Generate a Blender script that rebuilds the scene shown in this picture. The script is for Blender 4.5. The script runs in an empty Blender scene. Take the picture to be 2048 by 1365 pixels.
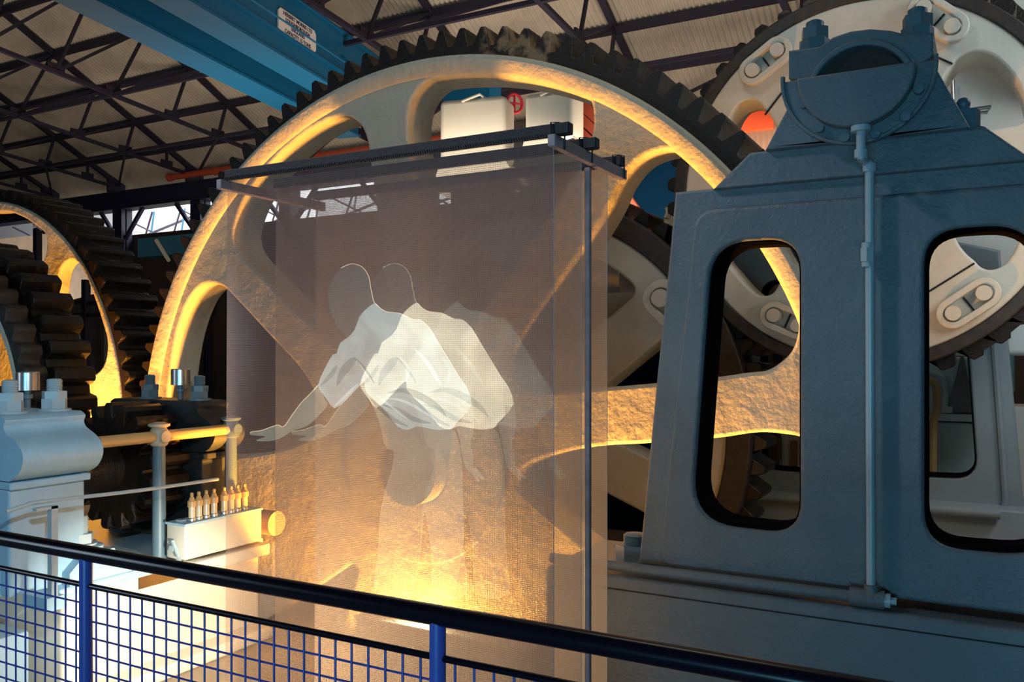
import bpy, bmesh, math, random
from mathutils import Vector, Matrix
random.seed(7)
D = bpy.data; SC = bpy.context.scene; COL = SC.collection
R = math.radians

# ------------------------------------------------------------------ camera, world, lights
EYE = 1.65; FPX = 1720.0; YAW = R(28.8); HOR = 705.0
FLOOR = -0.34
cam = D.cameras.new('camera'); cam.sensor_width = 36.0; cam.lens = 36.0 * FPX / 2048.0
cam.shift_y = (HOR - 682.5) / 2048.0; cam.clip_end = 200; cam.clip_start = 0.05
co = D.objects.new('camera', cam); COL.objects.link(co)
co.location = (0, 0, EYE); co.rotation_euler = (R(90), 0, YAW); SC.camera = co
SC.view_settings.view_transform = 'Standard'; SC.view_settings.look = 'None'
SC.view_settings.gamma = 1.0; SC.view_settings.use_curve_mapping = False
SC.view_settings.exposure = -0.12
w = D.worlds.new('world'); SC.world = w; w.use_nodes = True
w.node_tree.nodes['Background'].inputs[0].default_value = (0.55, 0.60, 0.72, 1)
w.node_tree.nodes['Background'].inputs[1].default_value = 0.014
SC.cycles.max_bounces = 6; SC.cycles.transparent_max_bounces = 24
SC.cycles.sample_clamp_indirect = 4

def area(name, loc, target, sx, sy, power, color):
    l = D.lights.new(name, 'AREA'); l.shape = 'RECTANGLE'; l.size = sx; l.size_y = sy
    l.energy = power; l.color = color
    o = D.objects.new(name, l); COL.objects.link(o); o.location = loc
    o.rotation_euler = (Vector(target) - Vector(loc)).to_track_quat('-Z', 'Y').to_euler()
    return o
def spot(name, loc, target, power, color, angle, blend=0.5, radius=0.06):
    l = D.lights.new(name, 'SPOT'); l.energy = power; l.color = color
    l.spot_size = R(angle); l.spot_blend = blend; l.shadow_soft_size = radius
    o = D.objects.new(name, l); COL.objects.link(o); o.location = loc
    o.rotation_euler = (Vector(target) - Vector(loc)).to_track_quat('-Z', 'Y').to_euler()
    return o
def point(name, loc, power, color, radius=0.1):
    l = D.lights.new(name, 'POINT'); l.energy = power; l.color = color; l.shadow_soft_size = radius
    o = D.objects.new(name, l); COL.objects.link(o); o.location = loc
    return o
WARM = (1.0, 0.41, 0.055)
# cool daylight from an unseen door and side windows assumed behind the visitor
area('daylight_door', (0.6, -4.5, 0.5), (0.2, 4.0, 0.0), 3.5, 1.0, 215, (0.22, 0.64, 0.95))
area('daylight_window_side', (-8.0, -2.5, 2.6), (-1.1, 3.5, 1.2), 1.0, 2.4, 70, (0.66, 0.82, 1.0))
spot('high_window_left', (-6.5, -0.5, 7.5), (-0.7, 3.5, 1.1), 1200, (0.90, 0.86, 0.92), 18, 0.7, 0.35)
# show projector beside the visitor, its cool beam falls on the bearing
spot('projector', (-1.45, 1.15, 2.15), (-4.6, 3.15, 0.85), 250, (0.62, 0.84, 1.0), 42, 0.6, 0.05)
# warm floodlight of the show, low in front of the wheel and under its shaft
spot('floodlight_wheel', (-3.25, 4.585, -0.30), (-3.30, 5.48, 0.60), 1900, WARM, 160, 0.2, 0.04)
spot('floodlight_spoke', (-1.60, 4.585, -0.05), (-1.50, 5.48, 0.85), 340, WARM, 158, 0.2, 0.04)
spot('left_gear_fill', (-6.25, 4.30, 0.35), (-7.0, 4.75, 2.0), 750, WARM, 110, 0.6, 0.04)  # added fill that lights the left gear's web, no fixture there
spot('floodlight_gauze', (-2.40, 3.42, 0.50), (-2.25, 2.7, 0.62), 310, (1.0, 0.76, 0.40), 140, 0.8, 0.1)
spot('hub_fill', (-2.45, 3.35, 0.15), (-3.1, 4.7, 0.75), 20, (1.0, 0.66, 0.32), 80, 0.9, 0.1)  # added fill that lifts the dark hub behind the gauze
spot('bedplate_fill', (-2.75, 2.9, 0.35), (-4.5, 3.5, -0.12), 300, (1.0, 0.92, 0.76), 62, 0.7)  # added light that brightens the bedplate face
# area lights of the hall behind the wheel, some added as fill
area('roof_uplight', (-11, 9.5, 3.0), (-12, 13.0, 10), 14, 2.5, 430, (1.0, 0.82, 0.66))  # unseen uplight added to brighten the roof sheets
area('roof_uplight_right', (-1.5, 9.0, 3.0), (-3.0, 13.0, 10), 8, 2.5, 380, (1.0, 0.84, 0.68))  # second unseen uplight, added for the right part of the roof
area('annex_daylight', (-16, 20.0, 9.5), (-17, 23.5, 5), 26, 3, 6000, (0.95, 0.97, 1.0))
area('back_lamps', (0.7, 5.0, 2.4), (-0.2, 6.4, 1.5), 0.6, 0.6, 9, (1.0, 0.92, 0.78))
area('back_lamps_high', (-2.0, 3.3, 5.8), (-2.6, 6.6, 2.4), 1.2, 1.2, 28, (1.0, 0.90, 0.76))
area('enclosure_fill', (2.0, 5.4, 4.4), (0.0, 7.7, 1.8), 1.2, 1.2, 55, (0.88, 0.95, 1.0))  # added fill for the white enclosure and the rear stand

# ------------------------------------------------------------------ photo pixel -> point in the place
_c, _s = math.cos(YAW), math.sin(YAW)
def ray(x, y):
    u = x - 1024.0
    return Vector((-_s * FPX + _c * u, _c * FPX + _s * u, HOR - y))
def PY(x, y, Y):
    r = ray(x, y); return Vector((r.x / r.y * Y, Y, EYE + r.z / r.y * Y))
def PX(x, y, X):
    r = ray(x, y); return Vector((X, r.y / r.x * X, EYE + r.z / r.x * X))
def xz(pts, Y):
    return [(p.x, p.z) for p in (PY(a, b, Y) for a, b in pts)]
def smooth(p, n=6, closed=True):
    out = []; L = len(p)
    rng = range(L if closed else L - 1)
    for i in rng:
        g = (lambda k: p[k % L]) if closed else (lambda k: p[max(0, min(L - 1, k))])
        a, b, c, d = g(i - 1), g(i), g(i + 1), g(i + 2)
        for k in range(n):
            t = k / n
            out.append(tuple(0.5 * (2 * b[j] + (c[j] - a[j]) * t + (2 * a[j] - 5 * b[j] + 4 * c[j] - d[j]) * t * t
                     + (3 * b[j] - a[j] - 3 * c[j] + d[j]) * t ** 3) for j in range(len(b))))
    if not closed: out.append(tuple(p[-1]))
    return out
def rounded(p, r, n=6):
    out = []; L = len(p)
    for i in range(L):
        a, b, c = Vector(p[i - 1]), Vector(p[i]), Vector(p[(i + 1) % L])
        rr = r[i] if isinstance(r, (list, tuple)) else r
        d1, d2 = (a - b), (c - b)
        k = min(rr, d1.length * .49, d2.length * .49)
        s, e = b + d1.normalized() * k, b + d2.normalized() * k
        for j in range(n + 1):
            t = j / n
            q = s * (1 - t) ** 2 + b * 2 * t * (1 - t) + e * t * t
            out.append((q.x, q.y))
    return out
def circ(cx, cz, r, n=64, a0=0.0, a1=None):
    if a1 is None: return [(cx + r * math.cos(2 * math.pi * k / n), cz + r * math.sin(2 * math.pi * k / n)) for k in range(n)]
    return [(cx + r * math.cos(a0 + (a1 - a0) * k / n), cz + r * math.sin(a0 + (a1 - a0) * k / n)) for k in range(n + 1)]

# ------------------------------------------------------------------ materials
MATS = {}
def mat(name, col, rough=0.5, metal=0.0, bump=0.0, bscale=30.0, var=0.0, vscale=4.0, col2=None, dist=0.004, fine=0.0, coat=0.0, spec=0.5):
    m = D.materials.new(name); m.use_nodes = True; nt = m.node_tree; N = nt.nodes; L = nt.links
    b = N['Principled BSDF']; b.inputs['Roughness'].default_value = rough; b.inputs['Metallic'].default_value = metal
    b.inputs['Base Color'].default_value = (*col, 1); b.inputs['Coat Weight'].default_value = coat
    b.inputs['Specular IOR Level'].default_value = spec
    tc = N.new('ShaderNodeTexCoord')
    if var > 0 or col2:
        n = N.new('ShaderNodeTexNoise'); n.inputs['Scale'].default_value = vscale; n.inputs['Detail'].default_value = 8; n.inputs['Roughness'].default_value = .65
        L.new(tc.outputs['Object'], n.inputs['Vector'])
        r = N.new('ShaderNodeValToRGB'); r.color_ramp.elements[0].position = 0.38; r.color_ramp.elements[1].position = 0.68
        c2 = col2 if col2 else tuple(c * (1 - var) for c in col)
        r.color_ramp.elements[0].color = (*col, 1); r.color_ramp.elements[1].color = (*c2, 1)
        L.new(n.outputs['Fac'], r.inputs['Fac']); L.new(r.outputs['Color'], b.inputs['Base Color'])
    if bump > 0:
        n = N.new('ShaderNodeTexNoise'); n.inputs['Scale'].default_value = bscale; n.inputs['Detail'].default_value = 7; n.inputs['Roughness'].default_value = .62
        L.new(tc.outputs['Object'], n.inputs['Vector'])
        bp = N.new('ShaderNodeBump'); bp.inputs['Strength'].default_value = bump; bp.inputs['Distance'].default_value = dist
        L.new(n.outputs['Fac'], bp.inputs['Height'])
        last = bp
        if fine > 0:
            v = N.new('ShaderNodeTexNoise'); v.inputs['Scale'].default_value = bscale * .22; v.inputs['Detail'].default_value = 3
            L.new(tc.outputs['Object'], v.inputs['Vector'])
            b2 = N.new('ShaderNodeBump'); b2.inputs['Strength'].default_value = fine; b2.inputs['Distance'].default_value = dist * 5
            L.new(v.outputs['Fac'], b2.inputs['Height']); L.new(bp.outputs['Normal'], b2.inputs['Normal']); last = b2
        L.new(last.outputs['Normal'], b.inputs['Normal'])
    MATS[name] = m; return m
cream = mat('cream_paint', (0.60, 0.56, 0.44), 0.5, bump=0.9, bscale=26, var=0.12, vscale=3, dist=0.011, fine=0.4)
creamw = mat('pale_cream_paint', (0.66, 0.64, 0.55), 0.5, bump=0.5, bscale=60, var=0.15, vscale=5, dist=0.003)
ivory = mat('ivory_paint', (0.64, 0.60, 0.49), 0.4, bump=0.1, bscale=20, dist=0.002)
grease = mat('black_grease', (0.008, 0.006, 0.005), 0.34, bump=0.9, bscale=45, dist=0.008, col2=(0.018, 0.011, 0.007), vscale=9, spec=0.3, coat=0.12)
greasew = mat('worn_grease', (0.020, 0.017, 0.015), 0.5, bump=0.8, bscale=60, dist=0.004, col2=(0.05, 0.035, 0.026), vscale=14)
tooth_worn = mat('worn_tooth_metal', (0.012, 0.007, 0.005), 0.42, bump=0.9, bscale=40, dist=0.008, col2=(0.022, 0.013, 0.008), vscale=7)
def add_wear_patch(m, centre, radius, col):
    """a bare worn patch on the metal around one place of the rim"""
    nt = m.node_tree; N = nt.nodes; L = nt.links; b = N['Principled BSDF']; src = b.inputs['Base Color'].links[0].from_socket
    g = N.new('ShaderNodeNewGeometry'); d = N.new('ShaderNodeVectorMath'); d.operation = 'DISTANCE'; d.inputs[1].default_value = centre
    L.new(g.outputs['Position'], d.inputs[0]); mr = N.new('ShaderNodeMapRange'); mr.inputs['From Min'].default_value = radius; mr.inputs['From Max'].default_value = radius * .85
    L.new(d.outputs['Value'], mr.inputs['Value'])
    tc = N.new('ShaderNodeTexCoord'); n = N.new('ShaderNodeTexNoise'); n.inputs['Scale'].default_value = 12; n.inputs['Detail'].default_value = 6; L.new(tc.outputs['Object'], n.inputs['Vector'])
    r = N.new('ShaderNodeValToRGB'); r.color_ramp.elements[0].position = .42; r.color_ramp.elements[1].position = .56; L.new(n.outputs['Fac'], r.inputs['Fac'])
    mu = N.new('ShaderNodeMath'); mu.operation = 'MULTIPLY'; L.new(mr.outputs[0], mu.inputs[0]); L.new(r.outputs['Color'], mu.inputs[1])
    x = N.new('ShaderNodeMix'); x.data_type = 'RGBA'; L.new(mu.outputs[0], x.inputs['Factor']); L.new(src, x.inputs['A']); x.inputs['B'].default_value = (*col, 1)
    L.new(x.outputs['Result'], b.inputs['Base Color'])
slate = mat('slate_blue_paint', (0.125, 0.165, 0.185), 0.36, bump=1.0, bscale=48, var=0.18, vscale=3, dist=0.006, fine=0.2)
pale = mat('lit_blue_paint', (0.32, 0.52, 0.64), 0.38, bump=0.15, bscale=40, var=0.1, vscale=6, dist=0.002)  # stand's slate paint, with the strong light on the bearing put into the colour
cyanp = mat('light_cyan_paint', (0.42, 0.66, 0.70), 0.5, bump=0.3, bscale=50, dist=0.003)
stone = mat('lit_slate_paint', (0.30, 0.37, 0.40), 0.5, bump=0.4, bscale=55, var=0.12, vscale=4, dist=0.003)  # same slate paint, brighter light on the rear stand put into the tone
navy = mat('navy_paint', (0.006, 0.004, 0.010), 0.25)
postb = mat('bright_blue_paint', (0.085, 0.11, 0.46), 0.3)
wireb = mat('blue_wire', (0.07, 0.09, 0.42), 0.4)
craneb = mat('crane_blue_paint', (0.003, 0.13, 0.28), 0.5, bump=0.2, bscale=20)
trussm = mat('dark_truss_paint', (0.018, 0.014, 0.030), 0.6)
runway = mat('runway_navy_paint', (0.014, 0.014, 0.045), 0.6)
roofm = mat('corrugated_sheet', (0.52, 0.45, 0.36), 0.6, var=0.45, vscale=0.5, bump=0.1, bscale=10)
annexm = mat('annex_white_sheet', (0.80, 0.79, 0.80), 0.6)
redp = mat('red_pipe_paint', (0.42, 0.07, 0.035), 0.45)
orangep = mat('orange_paint', (0.55, 0.055, 0.008), 0.5)
steel = mat('polished_steel', (0.62, 0.62, 0.60), 0.28, metal=0.9)
galv = mat('painted_bolt', (0.36, 0.45, 0.48), 0.28, bump=0.3, bscale=60)
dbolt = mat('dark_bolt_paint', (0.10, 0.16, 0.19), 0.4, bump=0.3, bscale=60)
brass = mat('yellow_rod_paint', (0.50, 0.32, 0.13), 0.4)
pinkwood = mat('planed_timber', (0.50, 0.34, 0.34), 0.6, bump=0.3, bscale=90, var=0.3, vscale=20)
blackrod = mat('black_batten', (0.012, 0.012, 0.016), 0.55, bump=0.6, bscale=120)
rust = mat('rusty_shaft_end', (0.035, 0.018, 0.012), 0.6, bump=0.5, bscale=40, col2=(0.02, 0.012, 0.01))
concrete = mat('concrete', (0.36, 0.30, 0.22), 0.8, bump=0.4, bscale=20, var=0.3, vscale=3)
brick = mat('dark_wall', (0.05, 0.035, 0.03), 0.9, bump=0.3, bscale=20)
white = mat('white_enamel', (0.90, 0.90, 0.82), 0.4)
peach = mat('peach_sheet', (0.42, 0.24, 0.15), 0.6)
inkm = mat('sign_ink', (0.03, 0.02, 0.06), 0.6)
signm = mat('sign_white', (0.85, 0.80, 0.76), 0.6)
redw = mat('red_enamel', (0.55, 0.02, 0.04), 0.4)
glassm = mat('sight_glass', (0.55, 0.45, 0.28), 0.12, coat=0.5)
boxm = mat('grey_plinth_paint', (0.24, 0.34, 0.42), 0.6)
teal = mat('teal_paint', (0.02, 0.12, 0.20), 0.5)

def gauze_mat(name, op, col, pitch):
    m = D.materials.new(name); m.use_nodes = True; nt = m.node_tree; N = nt.nodes; L = nt.links
    N.remove(N['Principled BSDF']); out = N['Material Output']
    tc = N.new('ShaderNodeTexCoord'); sp = N.new('ShaderNodeSeparateXYZ'); L.new(tc.outputs['Object'], sp.inputs[0])
    def wave(sock, p, jitter):
        a = N.new('ShaderNodeMath'); a.operation = 'MULTIPLY'; a.inputs[1].default_value = 2 * math.pi / p; L.new(sock, a.inputs[0])
        b = N.new('ShaderNodeMath'); b.operation = 'SINE'; L.new(a.outputs[0], b.inputs[0]); return b.outputs[0]
    wx, wz = wave(sp.outputs['X'], pitch, 0), wave(sp.outputs['Z'], pitch * 1.0, 0)
    mx = N.new('ShaderNodeMath'); mx.operation = 'ADD'; L.new(wx, mx.inputs[0]); L.new(wz, mx.inputs[1])
    mr = N.new('ShaderNodeMapRange'); mr.inputs['From Min'].default_value = -2; mr.inputs['From Max'].default_value = 2
    mr.inputs['To Min'].default_value = max(0, op - 0.16); mr.inputs['To Max'].default_value = op + 0.16
    L.new(mx.outputs[0], mr.inputs['Value'])
    d = N.new('ShaderNodeBsdfDiffuse'); d.inputs[0].default_value = (*col, 1)
    t = N.new('ShaderNodeBsdfTranslucent'); t.inputs[0].default_value = (*col, 1)
    dm = N.new('ShaderNodeMixShader'); dm.inputs[0].default_value = .5; L.new(d.outputs[0], dm.inputs[1]); L.new(t.outputs[0], dm.inputs[2])
    tr = N.new('ShaderNodeBsdfTransparent')
    x = N.new('ShaderNodeMixShader'); L.new(mr.outputs[0], x.inputs[0]); L.new(tr.outputs[0], x.inputs[1]); L.new(dm.outputs[0], x.inputs[2])
    L.new(x.outputs[0], out.inputs[0]); return m
GP = 0.0062
gauze1 = gauze_mat('gauze_front', 0.50, (0.26, 0.20, 0.20), GP)
gauze2 = gauze_mat('gauze_middle', 0.60, (0.33, 0.265, 0.245), GP)
gauze3 = gauze_mat('gauze_rear', 0.62, (0.50, 0.38, 0.32), GP)
def proj_mat(name, col, a, e, dcol=0.5):
    m = D.materials.new(name); m.use_nodes = True; nt = m.node_tree; N = nt.nodes; L = nt.links
    N.remove(N['Principled BSDF']); out = N['Material Output']
    d = N.new('ShaderNodeBsdfTranslucent'); d.inputs[0].default_value = (col[0] * dcol, col[1] * dcol, col[2] * dcol, 1)
    em = N.new('ShaderNodeEmission'); em.inputs[0].default_value = (*col, 1); em.inputs[1].default_value = e
    ad = N.new('ShaderNodeAddShader'); L.new(d.outputs[0], ad.inputs[0]); L.new(em.outputs[0], ad.inputs[1])
    tc = N.new('ShaderNodeTexCoord'); no = N.new('ShaderNodeTexNoise'); no.inputs['Scale'].default_value = 5; no.inputs['Detail'].default_value = 2; no.inputs['Distortion'].default_value = 1.5
    L.new(tc.outputs['Object'], no.inputs['Vector'])
    mr = N.new('ShaderNodeMapRange'); mr.inputs['From Min'].default_value = .3; mr.inputs['From Max'].default_value = .7
    mr.inputs['To Min'].default_value = a * .8; mr.inputs['To Max'].default_value = min(1, a * 1.15); L.new(no.outputs['Fac'], mr.inputs['Value'])
    tr = N.new('ShaderNodeBsdfTransparent'); x = N.new('ShaderNodeMixShader'); L.new(mr.outputs[0], x.inputs[0])
    L.new(tr.outputs[0], x.inputs[1]); L.new(ad.outputs[0], x.inputs[2]); L.new(x.outputs[0], out.inputs[0]); return m

def light_mat(name, col, e):
    """light of the projected image standing on the gauze: see-through, with faint texture of its own"""
    m = D.materials.new(name); m.use_nodes = True; nt = m.node_tree; N = nt.nodes; L = nt.links
    N.remove(N['Principled BSDF']); out = N['Material Output']
    tc = N.new('ShaderNodeTexCoord'); no = N.new('ShaderNodeTexNoise'); no.inputs['Scale'].default_value = 6; no.inputs['Detail'].default_value = 3; no.inputs['Distortion'].default_value = 1.2
    L.new(tc.outputs['Object'], no.inputs['Vector'])
    mr = N.new('ShaderNodeMapRange'); mr.inputs['From Min'].default_value = .3; mr.inputs['From Max'].default_value = .7
    mr.inputs['To Min'].default_value = e * .75; mr.inputs['To Max'].default_value = e * 1.2; L.new(no.outputs['Fac'], mr.inputs['Value'])
    em = N.new('ShaderNodeEmission'); em.inputs[0].default_value = (*col, 1); L.new(mr.outputs[0], em.inputs[1])
    tr = N.new('ShaderNodeBsdfTransparent'); ad = N.new('ShaderNodeAddShader'); L.new(tr.outputs[0], ad.inputs[0]); L.new(em.outputs[0], ad.inputs[1])
    L.new(ad.outputs[0], out.inputs[0]); return m

# ------------------------------------------------------------------ object helpers
def tag(o, label=None, cat=None, group=None, kind=None):
    if label: o['label'] = label
    if cat: o['category'] = cat
    if group: o['group'] = group
    if kind: o['kind'] = kind
    return o
def thing(name, loc, label, cat, group=None):
    o = D.objects.new(name, None); o.empty_display_size = .1; COL.objects.link(o); o.location = loc
    o['wl'] = list(loc); return tag(o, label, cat, group)
def wloc(o):
    v = Vector((0, 0, 0))
    while o is not None: v += Vector(o.location); o = o.parent
    return v
def link(name, me, m, parent=None, shade=False, angle=35):
    me.name = name
    if parent is not None: me.transform(Matrix.Translation(-wloc(parent)))
    else:
        pass
    me.materials.clear(); me.materials.append(m)
    if shade:
        try: me.set_sharp_from_angle(angle=R(angle))
        except Exception: pass
        for p in me.polygons: p.use_smooth = True
        try: me.set_sharp_from_angle(angle=R(angle))
        except Exception: pass
    o = D.objects.new(name, me); COL.objects.link(o)
    if parent is not None: o.parent = parent
    return o
def solo(name, me, m, label, cat, group=None, shade=True, kind=None):
    """a top-level mesh with its origin moved to its own base"""
    vs = [v.co for v in me.vertices]
    c = Vector(((min(v.x for v in vs) + max(v.x for v in vs)) / 2, (min(v.y for v in vs) + max(v.y for v in vs)) / 2, min(v.z for v in vs)))
    me.transform(Matrix.Translation(-c))
    o = link(name, me, m, None, shade); o.location = c
    return tag(o, label, cat, group, kind)
def plate(outline, holes, y0, y1, bev=0.0, res=3):
    """outline/holes in (X,Z); slab between y0 and y1, with rounded edges"""
    cu = D.curves.new('c', 'CURVE'); cu.dimensions = '2D'; cu.fill_mode = 'BOTH'
    cu.extrude = max(0.0001, (y1 - y0) / 2 - bev); cu.bevel_depth = bev; cu.bevel_resolution = res; cu.offset = -bev
    for ring in [outline] + list(holes):
        s = cu.splines.new('POLY'); s.points.add(len(ring) - 1)
        for i, p in enumerate(ring): s.points[i].co = (p[0], p[1], 0, 1)
        s.use_cyclic_u = True
    o = D.objects.new('t', cu); COL.objects.link(o)
    dg = bpy.context.evaluated_depsgraph_get(); me = D.meshes.new_from_object(o.evaluated_get(dg))
    D.objects.remove(o); D.curves.remove(cu)
    yc = (y0 + y1) / 2
    for v in me.vertices: x, y, z = v.co; v.co = (x, yc - z, y)
    return me
class MB:
    def __init__(s): s.b = bmesh.new()
    def box(s, x0, x1, y0, y1, z0, z1, mtx=None):
        r = bmesh.ops.create_cube(s.b, size=1)
        M = Matrix.Translation(((x0 + x1) / 2, (y0 + y1) / 2, (z0 + z1) / 2)) @ Matrix.Diagonal((abs(x1 - x0), abs(y1 - y0), abs(z1 - z0), 1))
        bmesh.ops.transform(s.b, matrix=(mtx @ M) if mtx else M, verts=r['verts']); return s
    def cyl(s, a, b, r, r2=None, n=20, cap=True):
        a, b = Vector(a), Vector(b); d = b - a
        k = bmesh.ops.create_cone(s.b, cap_ends=cap, segments=n, radius1=r, radius2=r if r2 is None else r2, depth=d.length)
        M = Matrix.Translation((a + b) / 2) @ d.to_track_quat('Z', 'Y').to_matrix().to_4x4()
        bmesh.ops.transform(s.b, matrix=M, verts=k['verts']); return s
    def bar(s, a, b, w, h=None):
        a, b = Vector(a), Vector(b); d = b - a; h = h or w
        k = bmesh.ops.create_cube(s.b, size=1)
        M = Matrix.Translation((a + b) / 2) @ d.to_track_quat('Y', 'Z').to_matrix().to_4x4() @ Matrix.Diagonal((w, d.length, h, 1))
        bmesh.ops.transform(s.b, matrix=M, verts=k['verts']); return s
    def sph(s, c, r, sc=(1, 1, 1)):
        k = bmesh.ops.create_uvsphere(s.b, u_segments=20, v_segments=12, radius=r)
        bmesh.ops.transform(s.b, matrix=Matrix.Translation(c) @ Matrix.Diagonal((*sc, 1)), verts=k['verts']); return s
    def lathe(s, prof, c, n=28):
        vs = []
        for r, z in prof: vs.append([s.b.verts.new((c[0] + r * math.cos(2 * math.pi * k / n), c[1] + r * math.sin(2 * math.pi * k / n), c[2] + z)) for k in range(n)])
        for i in range(len(vs) - 1):
            for k in range(n): s.b.faces.new((vs[i][k], vs[i][(k + 1) % n], vs[i + 1][(k + 1) % n], vs[i + 1][k]))
        s.b.faces.new(list(reversed(vs[0]))); s.b.faces.new(vs[-1]); return s
    def tube(s, pts, r, n=12):
        pts = [Vector(p) for p in pts]; rings = []; prev = None
        for i, p in enumerate(pts):
            t = (pts[min(i + 1, len(pts) - 1)] - pts[max(i - 1, 0)]).normalized()
            if prev is None:
                up = Vector((0, 0, 1)) if abs(t.z) < .9 else Vector((1, 0, 0)); u = t.cross(up).normalized()
            else: u = (prev - t * prev.dot(t)).normalized()
            prev = u; v = t.cross(u)
            rings.append([s.b.verts.new(p + u * math.cos(2 * math.pi * k / n) * r + v * math.sin(2 * math.pi * k / n) * r) for k in range(n)])
        for i in range(len(rings) - 1):
            for k in range(n): s.b.faces.new((rings[i][k], rings[i][(k + 1) % n], rings[i + 1][(k + 1) % n], rings[i + 1][k]))
        s.b.faces.new(list(reversed(rings[0]))); s.b.faces.new(rings[-1]); return s
    def prism(s, pts, axis, a0, a1):
        """pts 2D; axis 'X' (pts=(Y,Z)), 'Y' (pts=(X,Z)), 'Z' (pts=(X,Y))"""
        def v(p, a): return {'X': (a, p[0], p[1]), 'Y': (p[0], a, p[1]), 'Z': (p[0], p[1], a)}[axis]
        A = [s.b.verts.new(v(p, a0)) for p in pts]; B = [s.b.verts.new(v(p, a1)) for p in pts]
        n = len(pts); s.b.faces.new(A); s.b.faces.new(list(reversed(B)))
        for k in range(n): s.b.faces.new((A[k], B[k], B[(k + 1) % n], A[(k + 1) % n]))
        return s
    def bevel(s, w, seg=2):
        es = [e for e in s.b.edges if len(e.link_faces) == 2 and e.calc_face_angle(0) > .5]
        bmesh.ops.bevel(s.b, geom=es, offset=w, segments=seg, affect='EDGES', profile=.5); return s
    def me(s):
        bmesh.ops.recalc_face_normals(s.b, faces=s.b.faces); m = D.meshes.new('m'); s.b.to_mesh(m); s.b.free(); return m
def nut(mb, c, r, h, ang=0.3):
    pts = [(c[0] + r * math.cos(ang + k * math.pi / 3), c[1] + r * math.sin(ang + k * math.pi / 3)) for k in range(6)]
    mb.prism(pts, 'Z', c[2], c[2] + h); return mb
def stud_thing(name, c, r, label, m, group, doubled=True, stud=0.07):
    t = thing(name, c, label, 'bolt', group)
    a = MB(); a.cyl((c[0], c[1], c[2]), (c[0], c[1], c[2] + .012), r * 1.45); link('washer', a.me(), m, t, True)
    h = r * .95
    a = MB(); nut(a, (c[0], c[1], c[2] + .012), r * 1.15, h); a.bevel(.005, 1); link('nut', a.me(), m, t)
    z = c[2] + .012 + h
    if doubled:
        a = MB(); nut(a, (c[0], c[1], z), r * 1.1, h * .75, .7); a.bevel(.005, 1); link('lock_nut', a.me(), m, t); z += h * .75
    a = MB(); pr = [(r * .66, z - c[2] - .02)]
    nthr = 7
    for k in range(nthr): pr += [(r * .70, z - c[2] + stud * k / nthr), (r * .62, z - c[2] + stud * (k + .5) / nthr)]
    pr += [(r * .55, z - c[2] + stud), (.001, z - c[2] + stud + .004)]
    a.lathe(pr, c, 20); link('threaded_stud', a.me(), m, t, True)
    return t

# ------------------------------------------------------------------ gears
def teeth_ring(cx, cz, rr, rt, n, ph=0.0, top=0.30, base=0.62, jit=0.0):
    p = []; st = 2 * math.pi / n
    for k in range(n):
        a = ph + k * st; j = 1 + random.uniform(-jit, jit)
        for f, r in ((-base / 2, rr), (-top / 2 * 1.15, rr + (rt - rr) * .82), (-top / 2 * .7, rt * j), (top / 2 * .7, rt * j), (top / 2 * 1.15, rr + (rt - rr) * .82), (base / 2, rr)):
            p.append((cx + r * math.cos(a + f * st), cz + r * math.sin(a + f * st)))
    return p
def spoke_openings(cx, cz, r1, r2, ns, ph, w, rc):
    out = []
    for k in range(ns):
        a0, a1 = ph + 2 * math.pi * k / ns, ph + 2 * math.pi * (k + 1) / ns
        i0, i1 = math.asin(min(.9, w / r1)), math.asin(min(.9, w / r2))
        if a0 + i0 >= a1 - i0:
            pts = [(cx + r1 * math.cos((a0 + a1) / 2), cz + r1 * math.sin((a0 + a1) / 2))]
        else:
            pts = [(cx + r1 * math.cos(a), cz + r1 * math.sin(a)) for a in (a1 - i0, (a0 + a1) / 2, a0 + i0)]
        m = 5
        pts += [(cx + r2 * math.cos(a0 + i1 + (a1 - a0 - 2 * i1) * t / m), cz + r2 * math.sin(a0 + i1 + (a1 - a0 - 2 * i1) * t / m)) for t in range(m + 1)]
        rs = [rc * .6] * (len(pts) - m - 1) + [rc] + [rc * .3] * (m - 1) + [rc]
        out.append(rounded(pts, rs, 5))
    return out
def clamp(parent, p, q, Y, rb, m):
    """stadium shaped link with two round studs; p,q the bolt centres (X,Z) on plane Y"""
    p, q = Vector(p), Vector(q); d = (q - p).normalized(); a = math.atan2(d.y, d.x); ro = rb * 1.9
    out = [tuple(q + Vector((math.cos(a - math.pi / 2 + k * math.pi / 12), math.sin(a - math.pi / 2 + k * math.pi / 12))) * ro) for k in range(13)] + \
          [tuple(p + Vector((math.cos(a + math.pi / 2 + k * math.pi / 12), math.sin(a + math.pi / 2 + k * math.pi / 12))) * ro) for k in range(13)]
    ri = rb * 1.08
    inn = [tuple(q + Vector((math.cos(a - math.pi / 2 + k * math.pi / 12), math.sin(a - math.pi / 2 + k * math.pi / 12))) * ri) for k in range(13)] + \
          [tuple(p + Vector((math.cos(a + math.pi / 2 + k * math.pi / 12), math.sin(a + math.pi / 2 + k * math.pi / 12))) * ri) for k in range(13)]
    c = link('clamp_link', plate(out, [inn], Y - .085, Y - .025, .008), m, parent, True)
    for s in (p, q):
        b = MB(); b.cyl((s.x, Y + .02, s.y), (s.x, Y - .10, s.y), rb * .98, rb * .9, 24); link('clamp_stud', b.me(), m, c, True)
    mid = (p + q) / 2; nrm = Vector((-d.y, d.x))
    b = MB(); b.bar((mid.x + nrm.x * rb * 1.0, Y - .004, mid.y + nrm.y * rb * 1.0), (mid.x - nrm.x * rb, Y - .004, mid.y - nrm.y * rb), .012, .012)
    link('joint_gap', b.me(), grease, parent)

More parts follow.
